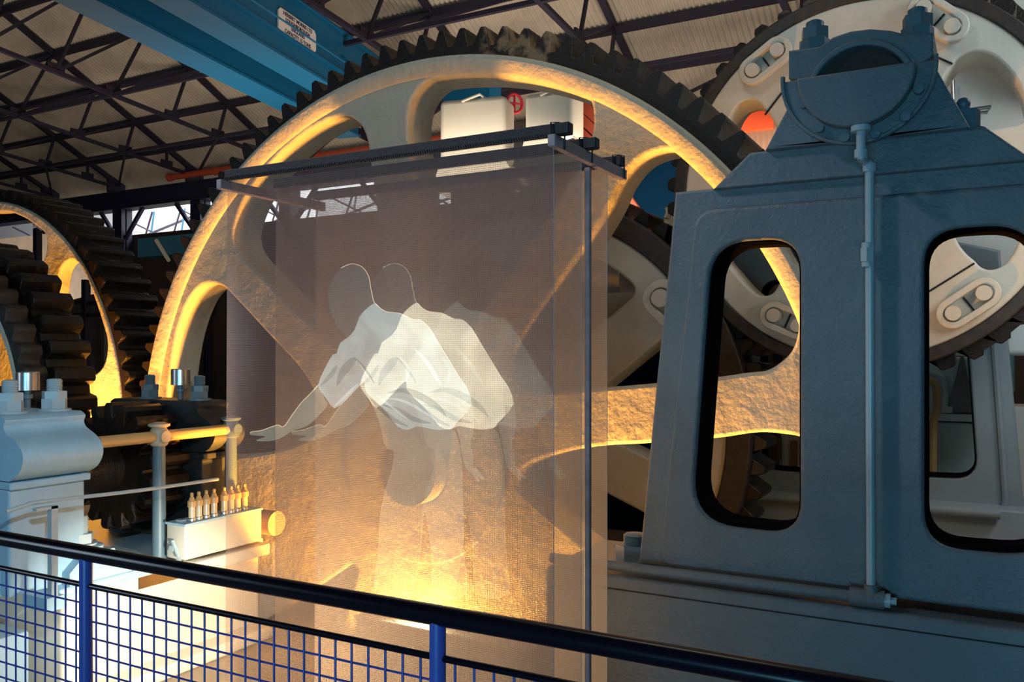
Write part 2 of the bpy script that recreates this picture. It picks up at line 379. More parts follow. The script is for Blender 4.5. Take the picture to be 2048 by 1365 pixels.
# ================================================================== SETTING
a = MB(); a.box(-34, 10, 1.9, 30, FLOOR - .2, FLOOR); tag(link('floor', a.me(), concrete), 'concrete machine floor below the gears', None, None, 'structure')
a = MB(); a.box(-12, 8, -8, 1.62, FLOOR - .1, 0.0); a.bevel(.01, 1)
tag(link('floor', a.me(), mat('walkway_paint', (.10, .13, .12), .7)), 'raised visitor walkway in front of the blue railing', None, None, 'structure')
EY, EZ, SL = 16.0, EYE + 4.68, 0.487      # eave position and roof slope
# corrugated ceiling, real corrugations running down the slope
b = bmesh.new(); pitch = .105; x0, x1 = -34.0, 9.0; nseg = int((x1 - x0) / pitch * 6); top, bot = [], []
Yr = 6.0
for i in range(nseg + 1):
    x = x0 + (x1 - x0) * i / nseg; h = .026 * math.cos(2 * math.pi * x / pitch)
    top.append(b.verts.new((x, Yr, EZ + SL * (EY - Yr) + h + .12))); bot.append(b.verts.new((x, EY + .5, EZ - SL * .5 + h + .12)))
for i in range(nseg): b.faces.new((top[i], top[i + 1], bot[i + 1], bot[i]))
me = D.meshes.new('m'); b.to_mesh(me); b.free()
tag(link('ceiling', me, roofm, None, True, 80), 'corrugated sheet roof sloping down to the eaves', None, None, 'structure')
a = MB(); a.box(-34, 9, EY + .3, EY + .5, FLOOR, 5.0); tag(link('wall_back', a.me(), brick), 'dark wall below the crane runway', None, None, 'structure')
# bright annex beyond the eaves
a = MB(); a.box(-45, 8, 24.0, 24.2, FLOOR, 15); tag(link('wall_far', a.me(), annexm), 'bright white sheeted wall of the annex beyond the columns', None, None, 'structure')

# ================================================================== ROOF STEEL
TX = [-27.5, -24.4, -21.4, -18.25, -15.1, -11.95, -8.8, -5.65, -2.5, 0.65, 3.8]
ordw = ['leftmost', 'second', 'third', 'fourth', 'fifth', 'sixth', 'seventh', 'eighth', 'ninth', 'tenth', 'eleventh']
RN = [14.95, 14.0, 12.95, 11.9, 10.75, 9.5, 8.2]
CN = [14.95, 13.75, 12.5, 11.1, 9.9, 8.6]
rz = lambda Y: EZ + SL * (EY - Y)
cz_ = lambda Y: EZ + .094 * (EY - Y) - .05
for k, X in enumerate(TX):
    t = thing('roof_truss', (X, EY, EZ - .1), 'dark steel roof truss under the corrugated roof, %s from the left' % ordw[k], 'roof truss', 'roof trusses')
    a = MB(); a.bar((X, 7.2, rz(7.2)), (X, EY, rz(EY)), .11, .10); link('rafter', a.me(), trussm, t)
    a = MB(); a.bar((X, 7.2, cz_(7.2)), (X, EY, cz_(EY)), .09, .07); link('bottom_chord', a.me(), trussm, t)
    prev = CN[0]
    seq = []
    for i, rn in enumerate(RN[:6]):
        seq.append((rn, CN[min(i, 5)]))
        if i + 1 < 6: seq.append((rn, CN[i + 1]))
    for rn, cn in seq:
        a = MB(); a.bar((X, rn, rz(rn)), (X, cn, cz_(cn)), .055, .055); link('web_strut', a.me(), trussm, t)
    for cn in CN[:5]:
        a = MB(); a.box(X - .02, X + .02, cn - .17, cn + .17, cz_(cn) - .03, cz_(cn) + .16); link('gusset_plate', a.me(), trussm, t)
    a = MB(); a.box(X - .03, X + .03, EY - .45, EY + .1, EZ - .22, EZ + .22); link('gusset_plate', a.me(), trussm, t)
for i, rn in enumerate(RN[:6]):
    a = MB(); a.bar((-34, rn, rz(rn) - .03), (9, rn, rz(rn) - .03), .08, .14)
    solo('purlin', a.me(), trussm, 'dark steel purlin carrying the roof sheets, %s above the eaves' % ['first', 'second', 'third', 'fourth', 'fifth', 'sixth'][i], 'purlin', 'roof purlins', False)
for i, cn in enumerate((13.75, 11.1)):
    a = MB(); a.bar((-34, cn, cz_(cn)), (9, cn, cz_(cn)), .07, .07)
    solo('longitudinal_tie', a.me(), trussm, ['lower dark tie bar linking the truss chords nearer the eaves', 'upper dark tie bar linking the truss chords farther from the eaves'][i], 'tie bar', 'truss tie bars', False)
# diagonal braces between neighbouring trusses
for k in range(len(TX) - 1):
    a = MB(); a.bar((TX[k], 11.1, cz_(11.1)), (TX[k + 1], 12.95, rz(12.95)), .05, .05)
    solo('cross_brace', a.me(), trussm, 'thin diagonal brace between %s and next truss from left' % ordw[k], 'brace', 'roof cross braces', False)
    a = MB(); a.bar((TX[k + 1], 13.75, cz_(13.75)), (TX[k], 15.9, EZ), .05, .05)
    solo('cross_brace', a.me(), trussm, 'low diagonal brace near eaves between %s and next truss from left' % ordw[k], 'brace', 'roof cross braces', False)
# crane runway beam, columns, red pipe, gutter pipe
a = MB(); a.box(-34, 9, EY - .12, EY + .16, EZ - .62, EZ - .20); a.box(-34, 9, EY - .2, EY + .24, EZ - .66, EZ - .62); a.box(-34, 9, EY - .2, EY + .24, EZ - .20, EZ - .16)
solo('runway_beam', a.me(), runway, 'long navy steel runway beam at the eaves under the roof trusses', 'steel beam', None, False)
for k, X in enumerate(TX[1:7]):
    t = thing('steel_column', (X, EY + .05, FLOOR), 'dark navy steel column holding the runway beam, %s from left' % ordw[k], 'column', 'runway columns')
    a = MB(); a.box(X - .19, X + .19, EY - .02, EY + .02, FLOOR, EZ - .66); a.box(X - .19, X - .15, EY - .15, EY + .2, FLOOR, EZ - .66); a.box(X + .15, X + .19, EY - .15, EY + .2, FLOOR, EZ - .66)
    link('shaft', a.me(), runway, t)
    a = MB(); a.bar((X + .15, EY, EZ - 1.5), (X + .9, EY, EZ - .66), .09, .09); a.bar((X - .15, EY, EZ - 1.5), (X - .9, EY, EZ - .66), .09, .09); link('knee_brace', a.me(), runway, t)
p0 = MB()
t = thing('red_pipe', (-15, 15.6, EZ - .1), 'red pipe running along the top of the navy runway beam', 'pipe')
a = MB(); a.cyl((-18.9, 15.55, EZ - .06), (-6, 15.55, EZ - .06), .085, n=16); link('pipe_run', a.me(), redp, t, True)
for x in (-18.9, -17.2, -15.5, -13.8): 
    a = MB(); a.cyl((x, 15.55, EZ - .06), (x + .1, 15.55, EZ - .06), .11, n=16); link('collar', a.me(), redp, t, True)
a = MB(); a.cyl((-26, 16.9, EZ + .02), (9, 16.9, EZ + .02), .09, n=16)
solo('eaves_pipe', a.me(), steel, 'pale metal pipe catching daylight above the runway beam', 'pipe')
# annex lattice seen beyond
for i in range(9):
    X = -32 + i * 3.1
    t = thing('annex_truss', (X, 21, EZ - 1), 'dark lattice truss in the bright annex, %s from the left' % ordw[i], 'roof truss', 'annex trusses')
    a = MB(); a.bar((X - 1.2, 20, EZ - 1.6), (X + 3.4, 22, EZ + .3), .07); link('chord', a.me(), trussm, t)
    a = MB(); a.bar((X - 1.2, 20, EZ + .2), (X + 2.6, 22, EZ - 1.9), .05); link('chord', a.me(), trussm, t)
    for j in range(4):
        a = MB(); a.bar((X + j * .8 - 1, 21, EZ - 2.1), (X + j * .8 - .5 + (j % 2) * .6, 21, EZ + .4), .045); link('web_strut', a.me(), trussm if j % 2 else teal, t)
for i, z in enumerate((-1.95, -1.45, -1.0)):
    a = MB(); a.bar((-36, 21.6, EZ + z), (0, 21.6, EZ + z), .05); solo('annex_rail', a.me(), trussm, 'thin dark rail across the bright annex, %s from bottom' % ordw[i].replace('leftmost', 'first'), 'rail', 'annex rails', False)
a = MB(); P = PY(275, 478, 13.0); Q = PY(400, 505, 13.0); a.box(P.x, Q.x + .3, 13, 13.4, Q.z, P.z)
solo('teal_beam', a.me(), teal, 'teal blue beam end low behind the dark gears under the annex gap', 'steel beam', None, False)
P = PY(312, 480, 12.96); Q = PY(338, 522, 12.96)
a = MB(); a.bar(P, Q, .06); solo('pale_brace', a.me(), ivory, 'pale slanting bar behind the dark gear under the teal beam', 'bar', None, False)

# ================================================================== BLUE CRANE (two box girders and a sign)
c0 = PY(500, 74, 8.5); dirv = Vector((-.93, 4.5, 0)).normalized(); perp = Vector((dirv.y, -dirv.x, 0))
t = thing('overhead_crane', c0, 'blue overhead travelling crane girders crossing under the roof', 'crane')
def crane_box(off0, off1, z0, z1, l0=-6, l1=5.0):
    a = MB(); M = Matrix.Translation(c0) @ Matrix(((perp.x, dirv.x, 0, 0), (perp.y, dirv.y, 0, 0), (0, 0, 1, 0), (0, 0, 0, 1)))
    a.box(off0, off1, l0, l1, z0, z1, M); return a
gi = link('near_girder', crane_box(-.28, 0, 0.0, .97).me(), craneb, t)
link('flange', crane_box(-.42, .05, -.03, .01).me(), craneb, gi)
link('flange', crane_box(-.42, .05, .96, 1.0).me(), craneb, gi)
link('ledge', crane_box(0, .05, .30, .33).me(), craneb, gi)
gj = link('far_girder', crane_box(-1.25, -.95, -.06, .80).me(), craneb, t)
link('flange', crane_box(-1.40, -.90, -.09, -.05).me(), craneb, gj)
def crane_pt(o, l, z): return c0 + perp * o + dirv * l + Vector((0, 0, z))
def crane_hit(x, y, off):
    r = ray(x, y); k = perp.dot(c0 + perp * off - Vector((0, 0, EYE))) / perp.dot(r); q = r * k; q.z += EYE
    return dirv.dot(q - c0), q.z - c0.z
la, za = crane_hit(553, 26, .012); lb, zb = crane_hit(630, 80, .012)
za0 = crane_hit(553, 55, .012)[1]
h0, h1 = min(za0, zb) - .03, max(za, zb) - .02
lc, zt = crane_hit(555, 12, .012); _, zbm = crane_hit(555, 60, .012); ld, _ = crane_hit(630, 80, .012)
Msign = Matrix.Translation(c0) @ Matrix(((perp.x, dirv.x, 0, 0), (perp.y, dirv.y, 0, 0), (0, 0, 1, 0), (0, 0, 0, 1)))
t2 = thing('crane_sign', crane_pt(.02, (lc + ld) / 2, zbm), 'white notched maker plate with capacity lettering on the blue crane girder', 'sign')
c = .05
out = [(lc + c, zbm), (ld - c, zbm), (ld, zbm + c), (ld, zt - c), (ld - c, zt), (lc + c, zt), (lc, zt - c), (lc, zbm + c)]
a = MB(); a.prism(out, 'X', .006, .03); me = a.me(); me.transform(Msign); link('plate', me, signm, t2)
lines = ['HERBERT MORRIS LTD', 'LOUGHBOROUGH', 'ENGLAND', 'CAPACITY 15 TONS']
hh = zt - zbm
for i, s in enumerate(lines):
    fc = D.curves.new('f', 'FONT'); fc.body = s; fc.align_x = 'CENTER'; fc.align_y = 'CENTER'; fc.size = hh * .235; fc.extrude = .002; fc.offset = .001
    o = D.objects.new('f', fc); COL.objects.link(o); dg = bpy.context.evaluated_depsgraph_get(); me = D.meshes.new_from_object(o.evaluated_get(dg)); D.objects.remove(o)
    wv = max(v.co.x for v in me.vertices) - min(v.co.x for v in me.vertices)
    sx = min(1.0, (ld - lc) * .9 / wv)
    zz = zt - hh * (.15 + .235 * i)
    for v in me.vertices: x, y, z = v.co; v.co = (.033 + z, (lc + ld) / 2 + x * sx, zz + y)
    me.transform(Msign); link('lettering', me, inkm, t2)
a = MB(); r1 = crane_hit(520, 13, .22); r2 = crane_hit(740, 160, .22)
a.tube([crane_pt(.22, -4, r1[1] + .02), crane_pt(.22, 4.9, r1[1] + .02)], .014, 8); rod = link('conduit', a.me(), craneb, t, True)
for l in (-2.5, r2[0] - .6, 4.5):
    a = MB(); a.bar(crane_pt(.22, l, r1[1] + .02), crane_pt(.0, l, r1[1] + .25), .03); link('bracket', a.me(), craneb, t)

# ================================================================== MAIN WHEEL
YW = 4.7
cx, cz = -.6967 * YW, EYE - .166 * YW; RC = .5775 * YW
def ops(lst): return [smooth(xz(l, YW), 5) for l in lst]
O1 = [(420, 567), (395, 577), (372, 610), (352, 670), (340, 740), (333, 810), (337, 870), (362, 905), (440, 915), (560, 900), (628, 868), (640, 820), (605, 745), (530, 662), (470, 597), (446, 574)]
O2 = [(690, 232), (650, 242), (600, 272), (545, 322), (496, 385), (472, 440), (468, 478), (485, 512), (530, 560), (600, 630), (670, 690), (715, 715), (750, 690), (764, 620), (762, 520), (752, 420), (740, 330), (734, 285), (720, 250)]
O3 = [(819, 293), (815, 241), (826, 193), (853, 162), (890, 146), (957, 138), (1043, 146), (1120, 164), (1162, 180), (1181, 202), (1186, 235), (1183, 268), (1165, 310), (1120, 390), (1040, 510), (970, 610), (910, 685), (878, 700), (858, 670), (848, 560), (836, 430)]
O4 = [(1337, 298), (1304, 304), (1271, 322), (1240, 360), (1216, 412), (1174, 482), (1110, 575), (1060, 650), (1030, 710), (1035, 760), (1075, 782), (1150, 780), (1300, 768), (1430, 755), (1494, 746), (1534, 741), (1564, 722), (1583, 701), (1594, 672), (1596, 636), (1587, 600), (1564, 551), (1538, 503), (1500, 440), (1450, 378), (1405, 330), (1372, 306)]
O5 = [(1610, 880), (1560, 868), (1510, 866), (1430, 877), (1300, 887), (1200, 893), (1110, 910), (1050, 935), (1035, 970), (1070, 1010), (1200, 1120), (1350, 1240), (1440, 1300), (1520, 1290), (1590, 1180), (1640, 1040), (1645, 930)]
def inside(ring, rmax):
    out = []
    for x, z in ring:
        r = math.hypot(x - cx, z - cz); k = min(1.0, rmax / r); out.append((cx + (x - cx) * k, cz + (z - cz) * k))
    return out
holes = [inside(h, RC - .13) for h in ops([O1, O2, O3, O4, O5])]
# the wheel's hidden lower openings follow the same pattern
gen = spoke_openings(cx, cz, .9, 2.3, 9, R(-28 - 40 * 4), .28, .35)
holes += [gen[1]]
add_wear_patch(tooth_worn, tuple(PY(1030, 70, YW)), .30, (.26, .17, .09))
holes.append(circ(cx, cz, .22, 32))
mw = thing('gear_wheel', (cx, YW, cz - RC - .2), 'huge cream spoked gear wheel with black teeth lit orange behind the gauze', 'gear wheel')
link('wheel_body', plate(circ(cx, cz, RC - .02, 220), holes, YW, YW + .30, .022, 3), cream, mw, True, 40)
# rounded outer rim lip
b = bmesh.new(); prof = [(RC - .125, .02), (RC - .12, -.004), (RC - .10, -.018), (RC - .035, -.045), (RC - .012, -.04), (RC, -.015), (RC, .32), (RC - .12, .32)]
n = 220; rings = []
for r, dy in prof: rings.append([b.verts.new((cx + r * math.cos(2 * math.pi * k / n), YW + dy, cz + r * math.sin(2 * math.pi * k / n))) for k in range(n)])
for i in range(len(rings)):
    for k in range(n): b.faces.new((rings[i][k], rings[i][(k + 1) % n], rings[(i + 1) % len(rings)][(k + 1) % n], rings[(i + 1) % len(rings)][k]))
bmesh.ops.recalc_face_normals(b, faces=b.faces); me = D.meshes.new('m'); b.to_mesh(me); b.free()
link('rim_lip', me, cream, mw, True, 50)
link('toothed_rim', plate(teeth_ring(cx, cz, .5945 * YW, .6190 * YW, 114, R(90.6), .30, .76, .0015), [circ(cx, cz, RC - .01, 200)], YW + .05, YW + .50, .006, 1), tooth_worn, mw)
link('hub', plate(circ(cx, cz, .62, 60), [circ(cx, cz, .22, 32)], YW - .012, YW + .4, .01), cream, mw, True)
link('shaft', (lambda m_: (m_.cyl((cx, YW - .15, cz), (cx, YW + 2.4, cz), .215, n=40), m_.me())[1])(MB()), cream, mw, True)

# ================================================================== FAR WHEELS (W3 behind, W2 upper right)
Y3 = 6.2
c3 = (-.5355 * Y3, EYE - .0935 * Y3); R3c = .272 * Y3; R3o = .300 * Y3
w3 = thing('gear_wheel', (c3[0], Y3, c3[1] - R3o), 'cream segmented gear wheel with dark rim standing behind the big wheel', 'gear wheel')
link('wheel_body', plate(circ(*c3, R3c, 120), spoke_openings(*c3, .62, R3c * .87, 6, R(38), .20, .22) + [circ(*c3, .24, 24)], Y3, Y3 + .3, .02), creamw, w3, True)
link('rim_band', plate(circ(*c3, R3o, 160), [circ(*c3, R3c - .004, 140)], Y3 - .02, Y3 + .34, .015), greasew, w3, True)
link('toothed_rim', plate(teeth_ring(*c3, R3o - .01, R3o + .105, 66, R(3), .30, .8, .004), [circ(*c3, R3o - .02, 140)], Y3 + .06, Y3 + .42, .006, 1), grease, w3)
pp = PY(1328, 598, Y3); clamp(w3, (pp.x, pp.z), (pp.x + .14, pp.z - .13), Y3, .075, creamw)
Y2 = 6.2
c2 = (-.1184 * Y2, EYE + .1870 * Y2); R2c = .1950 * Y2; R2o = .2085 * Y2
w2 = thing('gear_wheel', (c2[0], Y2, c2[1] - R2o), 'pale cream gear wheel with bolted clamp links behind the slate bearing stand', 'gear wheel')
def ops2(l): return smooth(xz(l, Y2), 5)
h2 = [ops2([(1459, 240), (1475, 211), (1495, 200), (1515, 203), (1534, 224), (1552, 255), (1560, 300), (1530, 340), (1490, 350), (1462, 330), (1450, 285)]),
      ops2([(1886, 161), (1903, 132), (1919, 114), (1952, 103), (1989, 113), (2025, 148), (2046, 190), (2052, 225), (2040, 247), (2000, 256), (1950, 264), (1900, 272), (1880, 250), (1878, 200)]),
      ops2([(1440, 506), (1462, 536), (1489, 568), (1512, 588), (1529, 592), (1545, 587), (1557, 570), (1572, 540), (1600, 480), (1590, 440), (1540, 430), (1480, 440), (1440, 465)]),
      ops2([(1915, 484), (1932, 507), (1949, 522), (1961, 534), (1979, 540), (2000, 535), (2016, 522), (2030, 500), (2045, 460), (2030, 425), (1980, 420), (1930, 440), (1912, 462)]),
      circ(*c2, .12, 24)]
link('wheel_body', plate(circ(*c2, R2c, 140), h2, Y2, Y2 + .34, .018), creamw, w2, True)
link('rim_band', plate(circ(*c2, R2o, 160), [circ(*c2, R2c - .004, 140)], Y2 - .012, Y2 + .40, .012), greasew, w2, True)
link('toothed_rim', plate(teeth_ring(*c2, R2o - .01, R2o + .085, 46, R(3), .45, .8, .006), [circ(*c2, R2o - .02, 140)], Y2 + .10, Y2 + .46, .006, 1), grease, w2)
for (ax, ay), (bx, by) in (((1510, 147), (1559, 107)), ((1849, 24), (1905, 61)), ((1552, 632), (1600, 652)), ((1907, 628), (1968, 588))):
    A, B = PY(ax, ay, Y2), PY(bx, by, Y2); clamp(w2, (A.x, A.z), (B.x, B.z), Y2, .052, creamw)
for p, q in (((1530, 230), (1580, 165)), ((1854, 586), (1949, 527)), ((1868, 112), (1905, 128))):
    A, B = PY(*p, Y2 - .001), PY(*q, Y2 - .001); a = MB(); a.bar(A, B, .010, .012); link('segment_joint', a.me(), grease, w2)
# dark toothed gear peeking in at the upper right corner
c5 = PY(2190, -120, 7.4)
g5 = thing('gear_wheel', (c5.x, 7.4, c5.z - .9), 'dark gear teeth peeking in at the top right corner behind the pale wheel', 'gear wheel')
link('toothed_rim', plate(teeth_ring(c5.x, c5.z, .80, .90, 34, 0, .35, .8), [circ(c5.x, c5.z, .6, 60)], 7.4, 7.7, .006, 1), grease, g5)
link('wheel_body', plate(circ(c5.x, c5.z, .61, 60), [circ(c5.x, c5.z, .2, 30)], 7.4, 7.6, .01), creamw, g5, True)

# ================================================================== LEFT GEARS
YB = 4.7
cb = (-1.7650 * YB, EYE - .1240 * YB); RB = .4265 * YB
wb = thing('gear_wheel', (cb[0], YB, cb[1] - RB), 'broad left gear wheel with glowing orange web and black teeth', 'gear wheel')
hb = [smooth(xz(l, YB), 5) for l in ([(-60, 452), (0, 424), (40, 432), (72, 452), (90, 470), (92, 500), (84, 528), (60, 590), (10, 640), (-60, 640)],
      [(146, 520), (128, 528), (118, 548), (112, 590), (100, 640), (90, 700), (100, 740), (150, 760), (200, 740), (214, 690), (200, 632), (182, 580), (166, 540)])]
link('wheel_body', plate(circ(*cb, RB, 180), hb, YB, YB + .13, .02), cream, wb, True)
link('toothed_rim', plate(teeth_ring(*cb, RB + .035, RB + .115, 74, R(1), .35, .75, .003), [circ(*cb, RB - .03, 160)], YB + .02, YB + .50, .006, 1), grease, wb)
# gear B's inner ring behind
YAf, YAb = 3.80, 4.12
ca = (-1.7173 * YAb, EYE - .1015 * YAb); RA = .3167 * YAb
wa = thing('gear_wheel', (ca[0], YAf, ca[1] - RA), 'black broad-faced gear with long ridged teeth at the left edge', 'gear wheel')
link('toothed_rim', plate(teeth_ring(*ca, RA - .085, RA, 38, R(2), .42, .72, .003), [circ(*ca, RA - .20, 120)], YAf, YAb, .010, 2), grease, wa, True, 30)
link('wheel_body', plate(circ(*ca, RA - .19, 120), [circ(*ca, RA - .36, 90)], YAf + .03, YAb - .05, .02), cream, wa, True)
link('web', plate(circ(*ca, RA - .37, 90), spoke_openings(*ca, .3, RA - .48, 6, R(10), .08, .08), YAf + .10, YAb - .12, .01), brick, wa, True)
# front dark cheek gear whose cream arc shows at the far left edge
cf = PY(-150, 830, 3.55); 
wf = thing('gear_wheel', (cf.x, 3.55, cf.z - .8), 'cream rim arc of a nearer gear at the left edge above the bearing', 'gear wheel')
rf = (PY(22, 740, 3.55) - cf).length
link('wheel_body', plate(circ(cf.x, cf.z, rf, 120), [circ(cf.x, cf.z, rf - .05, 120)], 3.58, 3.62, .006), cream, wf, True)
link('toothed_rim', plate(teeth_ring(cf.x, cf.z, rf + .05, rf + .11, 46, 0, .35, .8), [circ(cf.x, cf.z, rf - .005, 120)], 3.58, 3.74, .006, 1), greasew, wf)
# pinion
YPf, YPb = 3.80, 4.12
cp = (-1.2647 * YPb, EYE - .1885 * YPb); RP = .1052 * YPb
wp = thing('pinion', (cp[0], YPf, cp[1] - RP), 'black pinion with fat rounded teeth between the two bearings', 'pinion')
def fat_teeth(cx_, cz_2, rr, rt, n, ph):
    p = []
    for k in range(n):
        a0 = ph + 2 * math.pi * k / n; st = 2 * math.pi / n
        for f, r in ((-.42, rr), (-.30, rr + (rt - rr) * .35), (-.26, rr + (rt - rr) * .8), (-.12, rt), (.12, rt), (.26, rr + (rt - rr) * .8), (.30, rr + (rt - rr) * .35), (.42, rr)):
            p.append((cx_ + r * math.cos(a0 + f * st), cz_2 + r * math.sin(a0 + f * st)))
    return p
link('toothed_body', plate(fat_teeth(*cp, RP - .10, RP, 17, R(8)), [], YPf, YPb, .010, 2), grease, wp, True, 35)
a = MB(); a.cyl((cp[0], 2.6, cp[1]), (cp[0], 4.66, cp[1]), .16, n=32); link('shaft', a.me(), grease, wp, True)
# dark tooth side lit faintly
P = PY(205, 770, 3.95)
# ================================================================== NEAR AND REAR BEARINGS
def bearing(name, y0, y1, m, label, xo=0.0):
    prof = [(-4.60, -.34), (-4.585, -.365), (-4.60, -.40), (-4.575, -.435), (-4.50, -.47), (-4.445, -.51), (-4.425, -.56), (-4.44, -.61), (-4.48, -.655), (-4.55, -.69)]
    px = [(x + xo, z + EYE) for x, z in prof]
    mir = [(2 * (cp[0]) - x, z) for x, z in reversed(px)]
    o = thing(name, (cp[0], (y0 + y1) / 2, EYE - 1.3), label, 'bearing')
    me = MB(); pts = smooth([(px[0][0] - .03, px[0][1] + .0)] + px[1:], 3, False); pm = [(2 * cp[0] - x, z) for x, z in reversed(pts)]
    me.prism([(x, z) for x, z in pts + pm], 'Y', y0, y1); me.bevel(.012, 2); link('bearing_cap', me.me(), m, o, True, 50)
    me = MB(); me.box(2 * cp[0] + 4.52 - xo, -4.52 + xo, y0 - .01, y1 - .01, EYE - .735, EYE - .695); me.bevel(.006, 1); link('parting_flange', me.me(), m, o)
    me = MB(); me.box(2 * cp[0] + 4.55 - xo, -4.55 + xo, y0 + .0, y1 - .03, EYE - 1.31, EYE - .735); me.bevel(.012, 2); link('pedestal', me.me(), m, o)
    return o
bf = bearing('shaft_bearing', 2.72, 3.19, pale, 'pale blue cast bearing with curved cap in the left foreground')
br = bearing('shaft_bearing', 4.15, 4.42, mat('shaded_bearing_paint', (.018, .022, .024), .5, bump=.4, bscale=40), 'dark bearing at the far end of the pinion, in shade', -.16)  # shade on the rear bearing is put into its near-black colour
stud_thing('bearing_stud', (-4.74, 3.10, EYE - .34), .062, 'pale stud with two nuts at right end of front bearing cap', galv, 'bearing cap studs')
stud_thing('bearing_stud', (-4.74, 2.84, EYE - .34), .062, 'pale stud with two nuts at left end of front bearing cap', galv, 'bearing cap studs')
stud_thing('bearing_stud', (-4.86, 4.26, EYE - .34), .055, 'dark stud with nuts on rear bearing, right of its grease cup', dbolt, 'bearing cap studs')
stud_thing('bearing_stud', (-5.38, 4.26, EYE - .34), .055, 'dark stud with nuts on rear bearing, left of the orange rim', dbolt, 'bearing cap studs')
def cup(x, y, z, label):
    t = thing('grease_cup', (x, y, z), label, 'grease cup', 'bearing grease cups')
    a = MB(); a.lathe([(.018, 0), (.018, .07), (.03, .075), (.03, .10), (.018, .105), (.018, .13)], (x, y, z), 20); link('stem', a.me(), dbolt, t, True)
    a = MB(); a.lathe([(.066, .125), (.066, .235), (.062, .24), (.04, .24), (.038, .235), (.036, .235)], (x, y, z), 30); link('cup', a.me(), steel, t, True)
cup(-5.19, 3.22, EYE - .36, 'shiny grease cup standing on the front pale blue bearing')
cup(-5.08, 4.28, EYE - .36, 'small shiny grease cup standing on the rear bearing before the orange rim')

# bedplate with flange, feet and bolts
XB = -4.5; ZT = EYE - 1.31
bp = thing('bedplate', (XB - .8, 4.2, FLOOR), 'cream-white cast iron bedplate carrying the bearings, brightly lit', 'bedplate')
a = MB(); a.box(XB - 1.6, XB, 2.99, 4.48, FLOOR, ZT - .03); a.bevel(.03, 3); link('block', a.me(), ivory, bp, True, 50)
a = MB(); a.box(XB - 1.62, XB + .035, 2.95, 4.48, ZT - .05, ZT); a.bevel(.012, 2); link('top_flange', a.me(), pale, bp, True, 50)
P = PX(105, 1008, -4.32); a = MB(); a.box(XB, -4.29, P.y - .05, P.y + .05, ZT - .05, ZT + .02); link('lug', a.me(), pale, bp)
a = MB(); a.box(XB - 1.7, XB + .16, 2.97, 4.48, FLOOR, FLOOR + .09); a.bevel(.02, 2); link('base_flange', a.me(), ivory, bp, True, 50)
a = MB(); a.box(XB - .01, XB + .006, 3.48, 3.9, ZT - .13, ZT - .06); link('recess_shade', a.me(), grease, bp)  # shallow black slab, the dark of a recess put into its colour
a = MB(); a.prism([(3.02, ZT), (3.02, ZT + .07), (3.12, ZT + .16), (3.30, ZT + .16), (3.42, ZT)], 'X', XB - .30, XB + .02); a.bevel(.012, 2); link('foot', a.me(), pale, bp, True, 50)
a = MB(); a.prism([(2.70, ZT - .0), (2.70, ZT + .16), (2.96, ZT + .16), (3.02, ZT)], 'X', XB - .40, XB - .12); a.bevel(.01, 1); link('foot', a.me(), pale, bp)
a = MB(); a.lathe([(.12, 0), (.12, .03), (.11, .035)], (XB - .10, 3.17, ZT + .155), 30); link('boss', a.me(), pale, bp, True)
stud_thing('foot_bolt', (XB - .10, 3.17, ZT + .19), .060, 'pale bolt and nut on the round boss in front of the bearing', galv, 'bedplate foot bolts', False, .10)
stud_thing('foot_bolt', (XB - .22, 2.90, ZT + .16), .060, 'pale bolt and nut at left below the thin rod', galv, 'bedplate foot bolts', False, .03)
stud_thing('foot_bolt', (XB - .30, 3.35, ZT + .10), .050, 'small pale nut on bedplate right behind the boss bolt', galv, 'bedplate foot bolts', False, .05)
a = MB(); a.box(XB - 1.5, XB - .2, 2.35, 2.93, FLOOR, ZT - .25); a.bevel(.02, 2)
solo('end_block', a.me(), boxm, 'dark grey block low at the left behind the mesh', 'machine block')
# thin rod with bracket
t = thing('control_rod', (-4.32, 3.2, EYE - .815), 'thin bent steel control rod running past the front bearing', 'rod')
a = MB(); a.tube(smooth([tuple(PX(12, 1024, -4.32)), tuple(PX(50, 1012, -4.32)), tuple(PX(85, 1004, -4.32)), tuple(PX(283, 981, -4.32)), tuple(PX(436, 959, -4.32))], 4, False), .011, 10); link('rod', a.me(), galv, t, True)
P = PX(105, 1008, -4.32); a = MB(); a.box(-4.335, -4.30, P.y - .018, P.y + .018, ZT + .02, P.z - .01); a.box(-4.335, -4.30, P.y - .10, P.y + .018, P.z - .025, P.z - .01); link('bracket', a.me(), galv, t)
# yellow guard rod with posts
XG = -4.6
t = thing('guard_rail', (XG, 3.7, ZT), 'yellowish horizontal tube on blue-grey posts before the black pinion', 'handrail')
z = EYE - .535
a = MB(); a.cyl((XG, 3.28, z), (XG, 4.28, z), .036, n=24); link('tube', a.me(), brass, t, True)
fit = mat('cream_fitting', (.45, .38, .26), .45)
for y in (3.71, 4.305):
    a = MB(); a.cyl((XG, y, ZT), (XG, y, z - .02), .044, .038, 24); p_ = link('post', a.me(), dbolt, t, True)
    a = MB(); a.lathe([(.045, -.06), (.055, -.048), (.055, .038), (.043, .054), (.067, .066), (.067, .08), (.03, .09)], (XG, y, z), 24)
    a.cyl((XG + .053, y, z), (XG + .07, y, z), .043, .038, 20); link('tee_joint', a.me(), fit if y < 4 else dbolt, p_, True)
